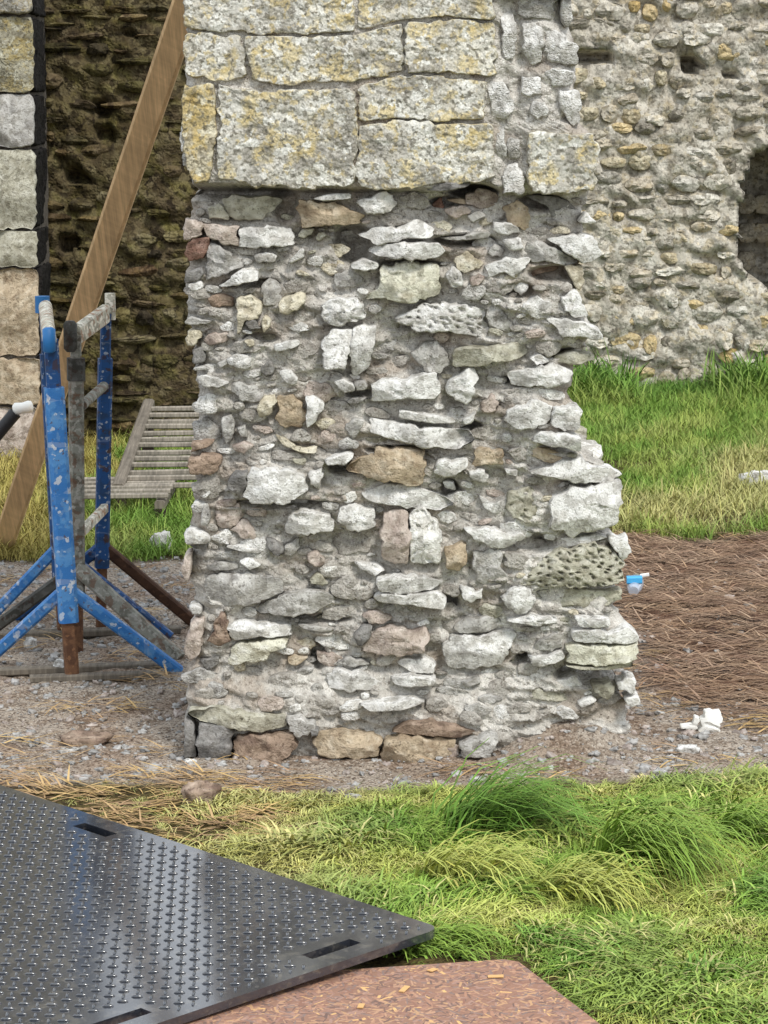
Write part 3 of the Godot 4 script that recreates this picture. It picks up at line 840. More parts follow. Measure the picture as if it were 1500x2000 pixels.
func build_pillar() -> void:
	for h in HOLLOWS:
		var p := on_plane(h[0], h[1], -0.06)
		hollow_m.append([p.x, p.y, h[2] * 0.00125, h[3] * 0.00125, h[4] * 0.0085])
	var t := thing("ruined_pillar", "tall pale rubble stone pillar with dressed lichened courses above a hollowed rough base", "pillar")
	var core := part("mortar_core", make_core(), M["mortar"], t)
	var taken: Array = []
	var s := 1
	for row in STONES:
		var o := outline_of(row, -0.05)
		var c := middle(o)
		var base := core_front(c.x, c.y)
		var front: float = base * 0.6 - 0.075 * 0.4 + row[2] * 0.0095
		if c.y < 0.14 and c.x < 0.25:
			front = 0.006 + row[2] * 0.0055
		s += 1
		var porous := 0.0
		var rough := 1.0
		if s in [20, 46, 108, 121, 130, 139, 144]:
			porous = 1.0
		var cell := 0.0075
		if row[1] == "o" and row[2] == 6 and row[0] == 6:
			porous = 1.6
			cell = 0.005
		if row[0] == 4 and row[3] == 90:
			porous = 1.2
			cell = 0.005
		part("stone", stone(o, front, minf(base, front) - 0.05, row[1], s, rough, porous, cell), M["lime"], t)
		taken.append(o)
	for row in BLOCKS:
		var o := outline_of(row, 0.0)
		s += 1
		var lich: bool = row[1] == "l" or row[1] == "y"
		var c := middle(o)
		part("block" if lich else "stone", stone(o, row[2] * 0.006 - (0.0 if lich else 0.004), -0.11, row[1], s, 0.38 if lich else 1.0, 0.0, 0.0075, 0.0 if lich else 0.06), M["lichen"] if lich else M["lime_rough"], t)
		taken.append(o)
	# small stones in the joints
	var kinds := ["w", "g", "l", "p", "o", "w", "g", "g", "l", "y"]
	var made := 0
	for k in 4200:
		var py := rng.randf_range(384, 1395)
		var px := rng.randf_range(edge_at(LEFT_EDGE, py) + 20, edge_at(RIGHT_EDGE, py) - 18)
		var c3 := on_plane(px, py, -0.06)
		var c := Vector2(c3.x, c3.y)
		var w := rng.randf_range(0.02, 0.058) if made > 110 else rng.randf_range(0.05, 0.105)
		var h := w * rng.randf_range(0.3, 0.75)
		var o := blob(c, w, h, 8, rng.randf_range(-0.3, 0.3))
		var bad := false
		for q in taken:
			if absf(q[0].x - c.x) > 0.25 or absf(q[0].y - c.y) > 0.25:
				continue
			if Geometry2D.is_point_in_polygon(c, q) or Geometry2D.is_point_in_polygon(o[0], q) or Geometry2D.is_point_in_polygon(o[2], q) or Geometry2D.is_point_in_polygon(o[4], q) or Geometry2D.is_point_in_polygon(o[6], q):
				bad = true
				break
		if bad:
			continue
		var base := core_front(c.x, c.y)
		s += 1
		part("chip_stone", stone(o, base + rng.randf_range(0.002, 0.018), base - 0.03, "m" if made % 2 else kinds[rng.randi() % kinds.size()], s, 1.0, 0.0, 0.007), M["mortar"] if made % 2 else M["lime_rough"], core)
		taken.append(o)
		made += 1
		if made >= 290:
			break
	# courses above the picture and the pillar's flanks
	var y := 1.842
	while y < 3.36:
		var h := rng.randf_range(0.14, 0.24)
		h = minf(h, 3.4 - y)
		var x := -0.49
		while x < 0.40:
			var w := rng.randf_range(0.2, 0.42)
			if x + w > 0.36:
				w = 0.455 - x
			var o := PackedVector2Array([Vector2(x + 0.004, y + 0.004), Vector2(x + w - 0.004, y + 0.004), Vector2(x + w - 0.004, y + h - 0.004), Vector2(x + 0.004, y + h - 0.004)])
			s += 1
			part("block", stone(o, rng.randf_range(-0.004, 0.012), -0.11, "l", s, 0.5, 0.0, 0.014, 0.0), M["lichen"], t)
			x += w
		y += h
	for side in [-1.0, 1.0]:
		for k in 34:
			var yy := 0.08 + (k / 2) * 0.105 + rng.randf_range(-0.02, 0.02)
			var zz: float = -0.36 if k % 2 else -0.70
			var o := blob(Vector2.ZERO, rng.randf_range(0.2, 0.3), rng.randf_range(0.07, 0.1), 9)
			s += 1
			var py := row_of(yy)
			var ex := on_plane(edge_at(LEFT_EDGE if side < 0 else RIGHT_EDGE, py), py, -0.06).x
			var p := part("stone", stone(o, 0.02, -0.05, kinds[rng.randi() % kinds.size()], s, 1.0, 0.0, 0.014), M["lime"], t, Vector3(ex - side * 0.035, yy, zz))
			p.rotation.y = side * PI / 2

# ------------------------------------------------------------------ walls behind
func wall_variants(n: int, s0: int, kinds: Array) -> Array:
	var out: Array = []
	for i in n:
		var o := PackedVector2Array()
		var k := 9
		for j in k:
			var a := TAU * j / k + rng.randf_range(-0.2, 0.2)
			var e := Vector2(cos(a), sin(a))
			var f := 0.5 / pow(pow(absf(e.x), 3.2) + pow(absf(e.y), 3.2), 1.0 / 3.2) * rng.randf_range(0.84, 1.05)
			o.append(e * f * 0.2)
		out.append(stone(o, 0.03, -0.06, kinds[i % kinds.size()], s0 + i, 0.9, 0.0, 0.022))
	return out

# a wall facing +z; hollows = [x, y, half width, half height, depth]
func wall(called: String, label: String, x0: float, x1: float, y1: float, z: float, thick: float, cell: float, mat: Material, tint: Array, hollows: Array, relief: float) -> Node3D:
	var t := thing(called, label, "wall", Vector3(0, 0, z))
	var v := PackedVector3Array(); var col := PackedColorArray(); var idx := PackedInt32Array()
	var nx := int((x1 - x0) / cell) + 1
	var ny := int((y1 + 0.1) / cell) + 1
	for j in ny:
		var y := -0.1 + j * cell
		for i in nx:
			var x := x0 + (x1 - x0) * i / (nx - 1)
			var d := n_a.get_noise_3d(x * 40.0, y * 50.0, z) * relief + n_c.get_noise_3d(x * 60.0, y * 95.0, z) * relief * 0.5
			for h in hollows:
				var q: float = pow(absf((x - h[0]) / h[2]), 3.0) + pow(absf((y - h[1]) / h[3]), 3.0) + 0.5 * n_a.get_noise_2d(x * 60.0, y * 60.0)
				if q < 1.0:
					d -= h[4]
			v.append(Vector3(x, y, d))
			var c: Color = tint[0]
			c = c.lerp(tint[1], smoothstep(-0.05, 0.35, n_a.get_noise_3d(x * 25.0 + 30.0, y * 32.0, z)))
			c = c.lerp(tint[2], smoothstep(0.1, 0.4, n_a.get_noise_3d(x * 80.0 + 70.0, y * 90.0, z)))
			col.append(c)
	for j in ny - 1:
		for i in nx - 1:
			var a := j * nx + i
			idx.append_array([a, a + nx, a + 1, a + 1, a + nx, a + nx + 1])
	part("mortar", mesh_from(v, idx, col), mat, t)
	var back := BoxMesh.new()
	back.size = Vector3(x1 - x0, y1 + 0.1, thick)
	var m2: StandardMaterial3D = mat.duplicate()
	m2.albedo_color = (tint[0] as Color).linear_to_srgb()
	m2.vertex_color_use_as_albedo = false
	var far := 0.1
	for h in hollows:
		far = maxf(far, h[4] + 0.1)
	part("wall_body", back, m2, t, Vector3((x0 + x1) / 2, (y1 - 0.1) / 2, -thick / 2 - far))
	return t

func fill_wall(t: Node3D, x0: float, x1: float, y0: float, y1: float, wr: Vector2, hr: Vector2, variants: Array, mats: Array, hollows: Array, gap: float, stick: float, drop := 0.0) -> void:
	var y := y0
	while y < y1:
		var h := rng.randf_range(hr.x, hr.y)
		var x := x0 + rng.randf_range(-wr.x, 0.0)
		while x < x1:
			var w := rng.randf_range(wr.x, wr.y)
			var hh := h * rng.randf_range(0.65, 1.1)
			var c := Vector2(x + w / 2, y + h / 2 + rng.randf_range(-0.35, 0.35) * h)
			var ok := rng.randf() > drop
			for q in hollows:
				if absf(c.x - q[0]) < q[2] + w * 0.3 and absf(c.y - q[1]) < q[3] + hh * 0.35:
					ok = false
			if ok:
				var o := part("stone", variants[rng.randi() % variants.size()], mats[rng.randi() % mats.size()], t, Vector3(c.x, c.y, rng.randf_range(-0.012, 0.012) + stick))
				o.scale = Vector3((w - gap) / 0.2 * (1.0 if rng.randf() < 0.5 else -1.0), (hh - gap) / 0.2, 1.0)
				o.rotation.z = rng.randf_range(-0.09, 0.09)
			x += w
		y += h

func build_walls() -> void:
	var tints := [c8(236, 232, 224), c8(244, 241, 234), c8(222, 217, 207), c8(244, 226, 186), c8(232, 224, 210), c8(248, 247, 243)]
	var far_mats: Array = []
	for c in tints:
		var m: StandardMaterial3D = M["far_stone"].duplicate()
		m.albedo_color = c
		m.vertex_color_use_as_albedo = true
		far_mats.append(m)
	# right: tall rubble wall beyond the grass
	var z := -8.24
	var op := on_plane(1490, 430, z)
	var holes := [[op.x + 0.14, op.y, 0.26, 0.40, 0.8]]
	var p1 := on_plane(1350, 126, z)
	holes.append([p1.x, p1.y, 0.055, 0.045, 0.22])
	var p2 := on_plane(1165, 112, z)
	holes.append([p2.x, p2.y, 0.10, 0.025, 0.16])
	var p3 := on_plane(1432, 148, z)
	holes.append([p3.x, p3.y, 0.045, 0.018, 0.12])
	var t := wall("rubble_wall", "tall pale grey rubble wall with a dark broken opening, standing beyond the grass", -0.1, 4.6, 5.2, z, 0.7, 0.028, M["far_mortar"], [lin(216, 212, 202), lin(236, 233, 226), lin(188, 182, 171)], holes, 0.045)
	var var_a := wall_variants(14, 900, ["w", "l", "g", "w", "l", "y"])
	fill_wall(t, 0.98, 2.35, 0.0, 2.35, Vector2(0.07, 0.2), Vector2(0.07, 0.12), var_a, far_mats, holes, 0.008, -0.008, 0.06)
	var rest := MultiMesh.new()
	# stones inside the opening
	for k in 7:
		var q := on_plane(1462 + 32 * (k % 3), 400 + 55 * (k / 3), z - 0.6)
		var o := part("stone", var_a[k], far_mats[2], t, Vector3(q.x, q.y, -0.66))
		o.scale = Vector3(0.6, 0.62, 1.0)
	scatter_wall(t, [[-0.05, 0.95, 0.0, 5.1], [2.4, 4.5, 0.0, 5.1], [0.95, 2.4, 2.4, 5.1]], var_a[0], M["far_stone"])
	# left: damp wall in the gap
	var zl := -5.93
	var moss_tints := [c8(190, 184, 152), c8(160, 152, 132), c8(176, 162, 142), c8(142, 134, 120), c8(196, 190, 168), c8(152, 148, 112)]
	var moss_mats: Array = []
	for c in moss_tints:
		var m: StandardMaterial3D = M["moss"].duplicate()
		m.albedo_color = c
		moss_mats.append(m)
	var moss_holes: Array = []
	for h in [[200, 262, 16, 14], [195, 215, 14, 12], [150, 345, 24, 9], [255, 65, 14, 5], [135, 480, 14, 20]]:
		var q := on_plane(h[0], h[1], zl)
		moss_holes.append([q.x, q.y, h[2] * 0.0024, h[3] * 0.0024, 0.12])
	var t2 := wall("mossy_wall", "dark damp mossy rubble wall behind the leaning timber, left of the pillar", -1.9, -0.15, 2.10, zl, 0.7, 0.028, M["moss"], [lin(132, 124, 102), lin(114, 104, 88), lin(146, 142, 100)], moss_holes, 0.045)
	var var_b := wall_variants(10, 950, ["g", "o", "p", "d", "g"])
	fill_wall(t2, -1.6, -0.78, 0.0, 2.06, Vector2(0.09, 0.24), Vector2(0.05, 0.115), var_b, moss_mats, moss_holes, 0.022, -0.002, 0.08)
	# far left: jamb of large blocks
	var zj := -5.30
	var xj := on_plane(70, 400, zj).x
	var t3 := thing("block_jamb", "grey wall end of large weathered blocks at the left edge, beside the dark gap", "wall", Vector3(0, 0, zj))
	var body := BoxMesh.new()
	body.size = Vector3(1.6, 5.1, 0.60)
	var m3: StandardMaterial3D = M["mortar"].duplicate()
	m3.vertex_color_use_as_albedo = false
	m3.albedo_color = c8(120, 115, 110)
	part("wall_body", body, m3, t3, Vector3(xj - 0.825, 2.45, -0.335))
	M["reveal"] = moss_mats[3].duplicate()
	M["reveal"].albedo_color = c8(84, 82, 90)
	var y := -0.05
	var s := 1000
	var hs := [0.30, 0.22, 0.40, 0.17, 0.36, 0.24, 0.34, 0.26, 0.4, 0.3, 0.34, 0.3, 0.36, 0.28, 0.38, 0.3]
	var kinds := ["g", "p", "g", "n", "g", "o", "y", "o", "n", "g", "o", "g"]
	for j in hs.size():
		var h: float = hs[j]
		var x := xj
		var first := true
		while x > xj - 1.5:
			var w := rng.randf_range(0.22, 0.5) if not first else rng.randf_range(0.2, 0.34)
			first = false
			var o := PackedVector2Array([Vector2(x - w + 0.008, y + 0.006), Vector2(x - 0.004, y + 0.006), Vector2(x - 0.002, y + h - 0.006), Vector2(x - w + 0.008, y + h - 0.008)])
			s += 1
			part("block", stone(o, rng.randf_range(0.0, 0.02), -0.05, kinds[(s * 5 + j) % kinds.size()], s, 0.8, 0.0, 0.02, 0.06), M["lichen"] if y > 1.5 else M["lime"], t3)
			x -= w
		# quoin faces on the reveal
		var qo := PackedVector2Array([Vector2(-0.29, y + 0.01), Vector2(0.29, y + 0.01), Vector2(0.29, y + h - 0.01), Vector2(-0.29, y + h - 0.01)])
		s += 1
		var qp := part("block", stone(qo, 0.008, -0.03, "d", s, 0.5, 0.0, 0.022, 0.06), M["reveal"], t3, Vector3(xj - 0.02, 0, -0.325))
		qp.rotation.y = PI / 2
		y += h

func scatter_wall(t: Node3D, zones: Array, mesh: Mesh, mat: Material) -> void:
	var mm := MultiMesh.new()
	mm.transform_format = MultiMesh.TRANSFORM_3D
	mm.mesh = mesh
	var xs: Array = []
	for q in zones:
		var y: float = q[2]
		while y < q[3]:
			var h := rng.randf_range(0.08, 0.14)
			var x: float = q[0]
			while x < q[1]:
				var w := rng.randf_range(0.1, 0.24)
				if rng.randf() > 0.2:
					xs.append(Transform3D(Basis.from_scale(Vector3((w - 0.03) / 0.2, (h - 0.025) / 0.2, 1.0)), Vector3(x + w / 2, y + h / 2, rng.randf_range(-0.02, 0.01))))
				x += w
			y += h
	mm.instance_count = xs.size()
	for i in xs.size():
		mm.set_instance_transform(i, xs[i])
	var o := MultiMeshInstance3D.new()
	o.name = "outer_stones"
	o.multimesh = mm
	o.material_override = mat
	o.set_meta("kind", "stuff")
	t.add_child(o, true)

# ------------------------------------------------------------------ ground
func soil_line(x: float) -> float:          # z of the near edge of the bare earth, where the lawn begins
	var pts := [[-1.6, 0.30], [-0.55, 0.24], [-0.2, 0.33], [0.15, 0.24], [0.45, 0.24], [0.95, 0.19], [1.6, 0.10], [4.0, -0.2]]
	for i in pts.size() - 1:
		if x <= pts[i + 1][0]:
			var t := clampf((x - pts[i][0]) / (pts[i + 1][0] - pts[i][0]), 0.0, 1.0)
			return lerpf(pts[i][1], pts[i + 1][1], t)
	return -0.2

# zones: 0 bare grey earth, 1 brown earth with straw, 2 grass
func zone(x: float, z: float) -> Vector3:
	var w := n_a.get_noise_2d(x * 14.0, z * 14.0) * 0.3
	var lawn := smoothstep(-0.03, 0.05, z - soil_line(x) + w * 0.12)
	var back_r := smoothstep(0.1, -0.15, z + 3.25 + w) * smoothstep(-0.3, 0.0, x)
	var back_l := smoothstep(0.1, -0.1, z + 2.75 + w) * smoothstep(0.1, -0.2, x)
	var straw := smoothstep(0.62, 0.85, x + w * 0.3) * smoothstep(-0.25, -0.7, z + w * 0.5 - (x - 0.9) * 0.25) * (1.0 - maxf(back_r, back_l))
	return Vector3(1.0 - maxf(straw, maxf(lawn, maxf(back_l, back_r))), straw, maxf(lawn, maxf(back_l, back_r)))

func ground_y(x: float, z: float) -> float:
	var y := n_a.get_noise_2d(x * 7.0, z * 7.0) * 0.02 + n_a.get_noise_2d(x * 40.0, z * 40.0) * 0.010
	var near := smoothstep(7.0, 3.0, Vector2(x, z).length())
	return y * near

func axis(a: float, b: float, fine0: float, fine1: float, step: float, far: float) -> PackedFloat32Array:
	var out := PackedFloat32Array()
	var q := fine0
	var g := step
	while q > a:
		out.append(q); g = minf(g * 1.35, far); q -= g
	out.append(a)
	out.reverse()
	q = fine0 + step
	while q < fine1:
		out.append(q); q += step
	g = step
	while q < b:
		out.append(q); g = minf(g * 1.35, far); q += g
	out.append(b)
	return out

func build_ground() -> void:
	var xs := axis(-150, 150, -1.5, 2.1, 0.016, 20.0)
	var zs := axis(-150, 60, -3.6, 1.9, 0.016, 20.0)
	var v := PackedVector3Array(); var col := PackedColorArray(); var idx := PackedInt32Array()
	var earth := lin(190, 184, 177); var earth2 := lin(174, 161, 150); var brown := lin(128, 102, 86); var sod := lin(96, 88, 52); var dark := lin(82, 66, 56)
	for z in zs:
		for x in xs:
			var y := ground_y(x, z)
			var near := absf(x) < 3.0 and z > -6.0 and z < 3.0
			var c := sod
			if near:
				y += n_c.get_noise_2d(x * 150.0, z * 150.0) * 0.004
				var q := zone(x, z)
				var e := earth.lerp(earth2, smoothstep(-0.1, 0.35, n_a.get_noise_2d(x * 22.0 + 20.0, z * 22.0)))
				var b := brown.lerp(dark, smoothstep(0.0, 0.35, n_a.get_noise_2d(x * 36.0 + 60.0, z * 36.0)))
				c = Color(e.r * q.x + b.r * q.y + sod.r * q.z, e.g * q.x + b.g * q.y + sod.g * q.z, e.b * q.x + b.b * q.y + sod.b * q.z)
				# earth heaped against the pillar's right foot
				y += 0.07 * exp(-(pow((x - 0.46) / 0.16, 2.0) + pow((z + 0.06) / 0.14, 2.0)))
			v.append(Vector3(x, y, z)); col.append(c)
	var w := xs.size()
	for j in zs.size() - 1:
		for i in w - 1:
			var a := j * w + i
			idx.append_array([a, a + 1, a + w, a + 1, a + w + 1, a + w])
	var o := part("ground", mesh_from(v, idx, col), M["earth"], self)
	o.set_meta("kind", "structure")

# ------------------------------------------------------------------ grass, straw, gravel
func blade(st: Dictionary, root: Vector3, dir: Vector3, length: float, width: float, rise: float, droop: float, tint: Color) -> void:
	var n := 4
	var side := dir.cross(Vector3.UP).normalized() * width * 0.5
	side = side.rotated(Vector3.UP, rng.randf_range(-0.7, 0.7))
	var p := root
	var ang := rise
	var base: int = st.v.size()
	for i in n + 1:
		var t := float(i) / n
		var k := (1.0 - t * t) * 0.95 + 0.05
		st.v.append(p - side * k); st.v.append(p + side * k)
		var c := tint
		c.a = 1.0
		st.c.append(c); st.c.append(c)
		var step := Vector3(dir.x * cos(ang), sin(ang), dir.z * cos(ang)) * (length / n)
		p += step
		ang -= droop / n
	for i in n:
		var a: int = base + i * 2
		st.i.append_array([a, a + 2, a + 1, a + 1, a + 2, a + 3])

func hank(n: int, spread: float, len: Vector2, width: float, rise: Vector2, droop: Vector2, fan: float) -> ArrayMesh:
	var st := {"v": PackedVector3Array(), "c": PackedColorArray(), "i": PackedInt32Array()}
	var v := PackedVector3Array(); var c := PackedColorArray(); var ix := PackedInt32Array()
	st = {"v": v, "c": c, "i": ix}
	for k in n:
		var a := rng.randf_range(-fan, fan)
		var root := Vector3(rng.randf_range(-spread, spread), 0, rng.randf_range(-spread, spread))
		var g := rng.randf_range(0.7, 1.3)
		var tint := Color(g * rng.randf_range(0.9, 1.15), g, g * rng.randf_range(0.75, 1.1))
		if rng.randf() < 0.14:
			tint = Color(1.9, 1.5, 1.6) * rng.randf_range(0.7, 1.1)
		blade(st, root, Vector3(cos(a), 0, sin(a)), rng.randf_range(len.x, len.y), width * rng.randf_range(0.7, 1.25), rng.randf_range(rise.x, rise.y), rng.randf_range(droop.x, droop.y), tint)
	return mesh_from(st.v, st.i, st.c)

func sow(called: String, label: String, category: String, mesh: Mesh, mat: Material, xf: Array, cols: Array) -> MultiMeshInstance3D:
	var mm := MultiMesh.new()
	mm.transform_format = MultiMesh.TRANSFORM_3D
	mm.use_colors = true
	mm.mesh = mesh
	mm.instance_count = xf.size()
	for i in xf.size():
		mm.set_instance_transform(i, xf[i])
		mm.set_instance_color(i, cols[i])
	var o := MultiMeshInstance3D.new()
	o.name = numbered(called)
	o.multimesh = mm
	o.material_override = mat
	add_child(o)
	tag(o, label, category)
	o.set_meta("kind", "stuff")
	return o

var mat_poly := PackedVector2Array()
var board_poly := PackedVector2Array()

func free_spot(x: float, z: float) -> bool:
	var p := Vector2(x, z)
	return not Geometry2D.is_point_in_polygon(p, mat_poly) and not Geometry2D.is_point_in_polygon(p, board_poly)

func edge_gap(x: float, z: float) -> float:      # distance to the mat or the board
	var best := 9.0
	for poly in [mat_poly, board_poly]:
		for i in poly.size():
			var q := Geometry2D.get_closest_point_to_segment(Vector2(x, z), poly[i], poly[(i + 1) % poly.size()])
			best = minf(best, q.distance_to(Vector2(x, z)))
	return best

func build_grass() -> void:
	var green := lin(132, 160, 70); var lime := lin(180, 186, 100); var deep := lin(86, 132, 56); var dry := lin(206, 190, 136)
	# lawn in front
	var kinds := 3
	for k in kinds:
		var m := hank(16, 0.035, Vector2(0.05, 0.13), 0.0068, Vector2(0.35, 1.2), Vector2(1.2, 2.6), [0.6, 1.2, 3.1][k])
		var xf: Array = []; var cols: Array = []
		for i in 11500:
			var x := rng.randf_range(-1.4, 2.0)
			var z := rng.randf_range(-0.2, 3.0)
			var g: float = z - soil_line(x) + n_a.get_noise_2d(x * 34.0, z * 34.0) * 0.09
			if g < 0.0 or not free_spot(x, z):
				continue
			if x < -0.35 and z < 1.0 and rng.randf() < 0.8:
				continue
			var flow := n_a.get_noise_2d(x * 9.0 + 5.0, z * 9.0) * 4.5 - 0.7
			var big := n_a.get_noise_2d(x * 16.0 + 50.0, z * 16.0)
			var sc := (0.5 + 0.6 * smoothstep(-0.1, 0.4, big)) * rng.randf_range(0.75, 1.2) * lerpf(0.5, 1.0, smoothstep(0.0, 0.25, g))
			if x < 0.1 and z < 0.75:
				sc *= 0.7
			sc *= lerpf(0.45, 1.0, smoothstep(0.0, 0.16, edge_gap(x, z))) * lerpf(1.0, 0.72, smoothstep(0.8, 1.3, z))
			xf.append(Transform3D(Basis(Vector3.UP, flow + rng.randf_range(-0.7, 0.7)).scaled(Vector3.ONE * sc), Vector3(x, ground_y(x, z) - 0.004, z)))
			var t := n_a.get_noise_2d(x * 22.0 + 11.0, z * 22.0)
			var c := green.lerp(lime, smoothstep(-0.2, 0.25, t)).lerp(deep, smoothstep(0.12, 0.4, n_a.get_noise_2d(x * 16.0 + 50.0, z * 16.0)) * 0.55)
			c = c.lerp(dry, smoothstep(0.2, 0.0, g) * 0.25 + (0.6 if rng.randf() < 0.10 else 0.0))
			if x < 0.0:
				c = c.lerp(dry, smoothstep(0.1, -0.3, x) * 0.55)
			var br := rng.randf_range(0.72, 1.28)
			cols.append(Color(c.r * br, c.g * br, c.b * br))
		var o := sow("lawn_grass", ["short tangled lawn grass in front of the pillar", "fine bent lawn grass between the mat and the pillar", "loose fanned lawn grass along the board and the earth"][k], "grass", m, M["grass"], xf, cols)
	# grass behind
	for k in 2:
		var m := hank(20, 0.06, Vector2(0.07, 0.17), 0.006, Vector2(0.7, 1.5), Vector2(0.6, 1.8), 3.1)
		var xf: Array = []; var cols: Array = []
		for i in 9500:
			var x := rng.randf_range(-3.2, 3.6)
			var z := rng.randf_range(-8.2, -2.4)
			if x < -0.1 and z < -5.9:
				continue
			if absf(x) > 2.2 and rng.randf() < 0.6:
				continue
			var q := zone(x, z)
			if q.z < 0.5:
				continue
			var patch := n_a.get_noise_2d(x * 8.0 + 4.0, z * 7.0)
			var sc := rng.randf_range(0.6, 1.1)
			var c := green.lerp(lime, smoothstep(-0.2, 0.3, n_a.get_noise_2d(x * 20.0 + 7.0, z * 20.0)))
			c = c.lerp(deep, 0.35)
			if x > 0.0:
				var bare := smoothstep(-0.12, 0.2, patch + 0.12 * exp(-pow((z + 4.3) / 0.6, 2.0))) * smoothstep(-6.4, -5.4, z)
				if rng.randf() < bare * 0.5:
					continue
				c = c.lerp(dry, bare * 0.6)
				sc *= 0.8 + 1.3 * smoothstep(-7.0, -8.0, z) * smoothstep(-0.15, 0.2, n_a.get_noise_2d(x * 14.0 + 33.0, 4.0)) + 0.35 * patch
				if Vector2((x - 1.05) / 0.22, (z + 5.15) / 0.3).length() < 1.0 + patch and rng.randf() < 0.85:
					continue
				c = c.lerp(deep, smoothstep(-7.0, -7.9, z) * 0.6)
			else:
				c = c.lerp(lin(176, 158, 92), smoothstep(-1.05, -1.35, x + patch * 0.3) * 0.85)
				sc *= 0.75
			xf.append(Transform3D(Basis(Vector3.UP, rng.randf() * TAU).scaled(Vector3.ONE * sc), Vector3(x, -0.005, z)))
			var br := rng.randf_range(0.7, 1.2)
			cols.append(Color(c.r * br, c.g * br, c.b * br))
		sow("meadow_grass", ["upright green grass between the earth and the far walls", "shorter mixed grass growing toward the foot of the far walls"][k], "grass", m, M["grass"], xf, cols)
	# tall tufts one can tell apart
	var tufts := [
		[925, 1632, 0.36, -0.15, deep.lerp(green, 0.45), "large dark green grass tuft flopping over at the edge of the bare earth"],
		[1230, 1690, 0.34, 0.6, green, "broad green grass tuft hanging to the right, right of the large dark one"],
		[900, 1715, 0.2, 0.3, lime, "yellowish grass tuft right of the mat's pointed corner"],
		[1130, 1740, 0.19, 0.5, lime, "pale grass tuft in the middle of the lawn, below the broad green one"],
		[1460, 1640, 0.24, 0.5, green, "green grass tuft at the right edge of the picture"],
		[845, 1848, 0.12, 0.4, green, "low grass tuft between the mat's corner and the brown board"]]
	for f in tufts:
		var p := on_ground(f[0], f[1])
		var t := hank(300, 0.085, Vector2(f[2] * 0.55, f[2] * 1.05), 0.006, Vector2(0.7, 1.5), Vector2(1.9, 3.3), 0.75)
		var m: StandardMaterial3D = M["grass"].duplicate()
		m.albedo_color = (f[4] as Color).linear_to_srgb()
		var o := part(numbered("grass_tuft"), t, m, self, Vector3(p.x, ground_y(p.x, p.z) - 0.005, p.z))
		o.rotation.y = -f[3]
		tag(o, f[5], "grass", "grass tufts on the lawn")

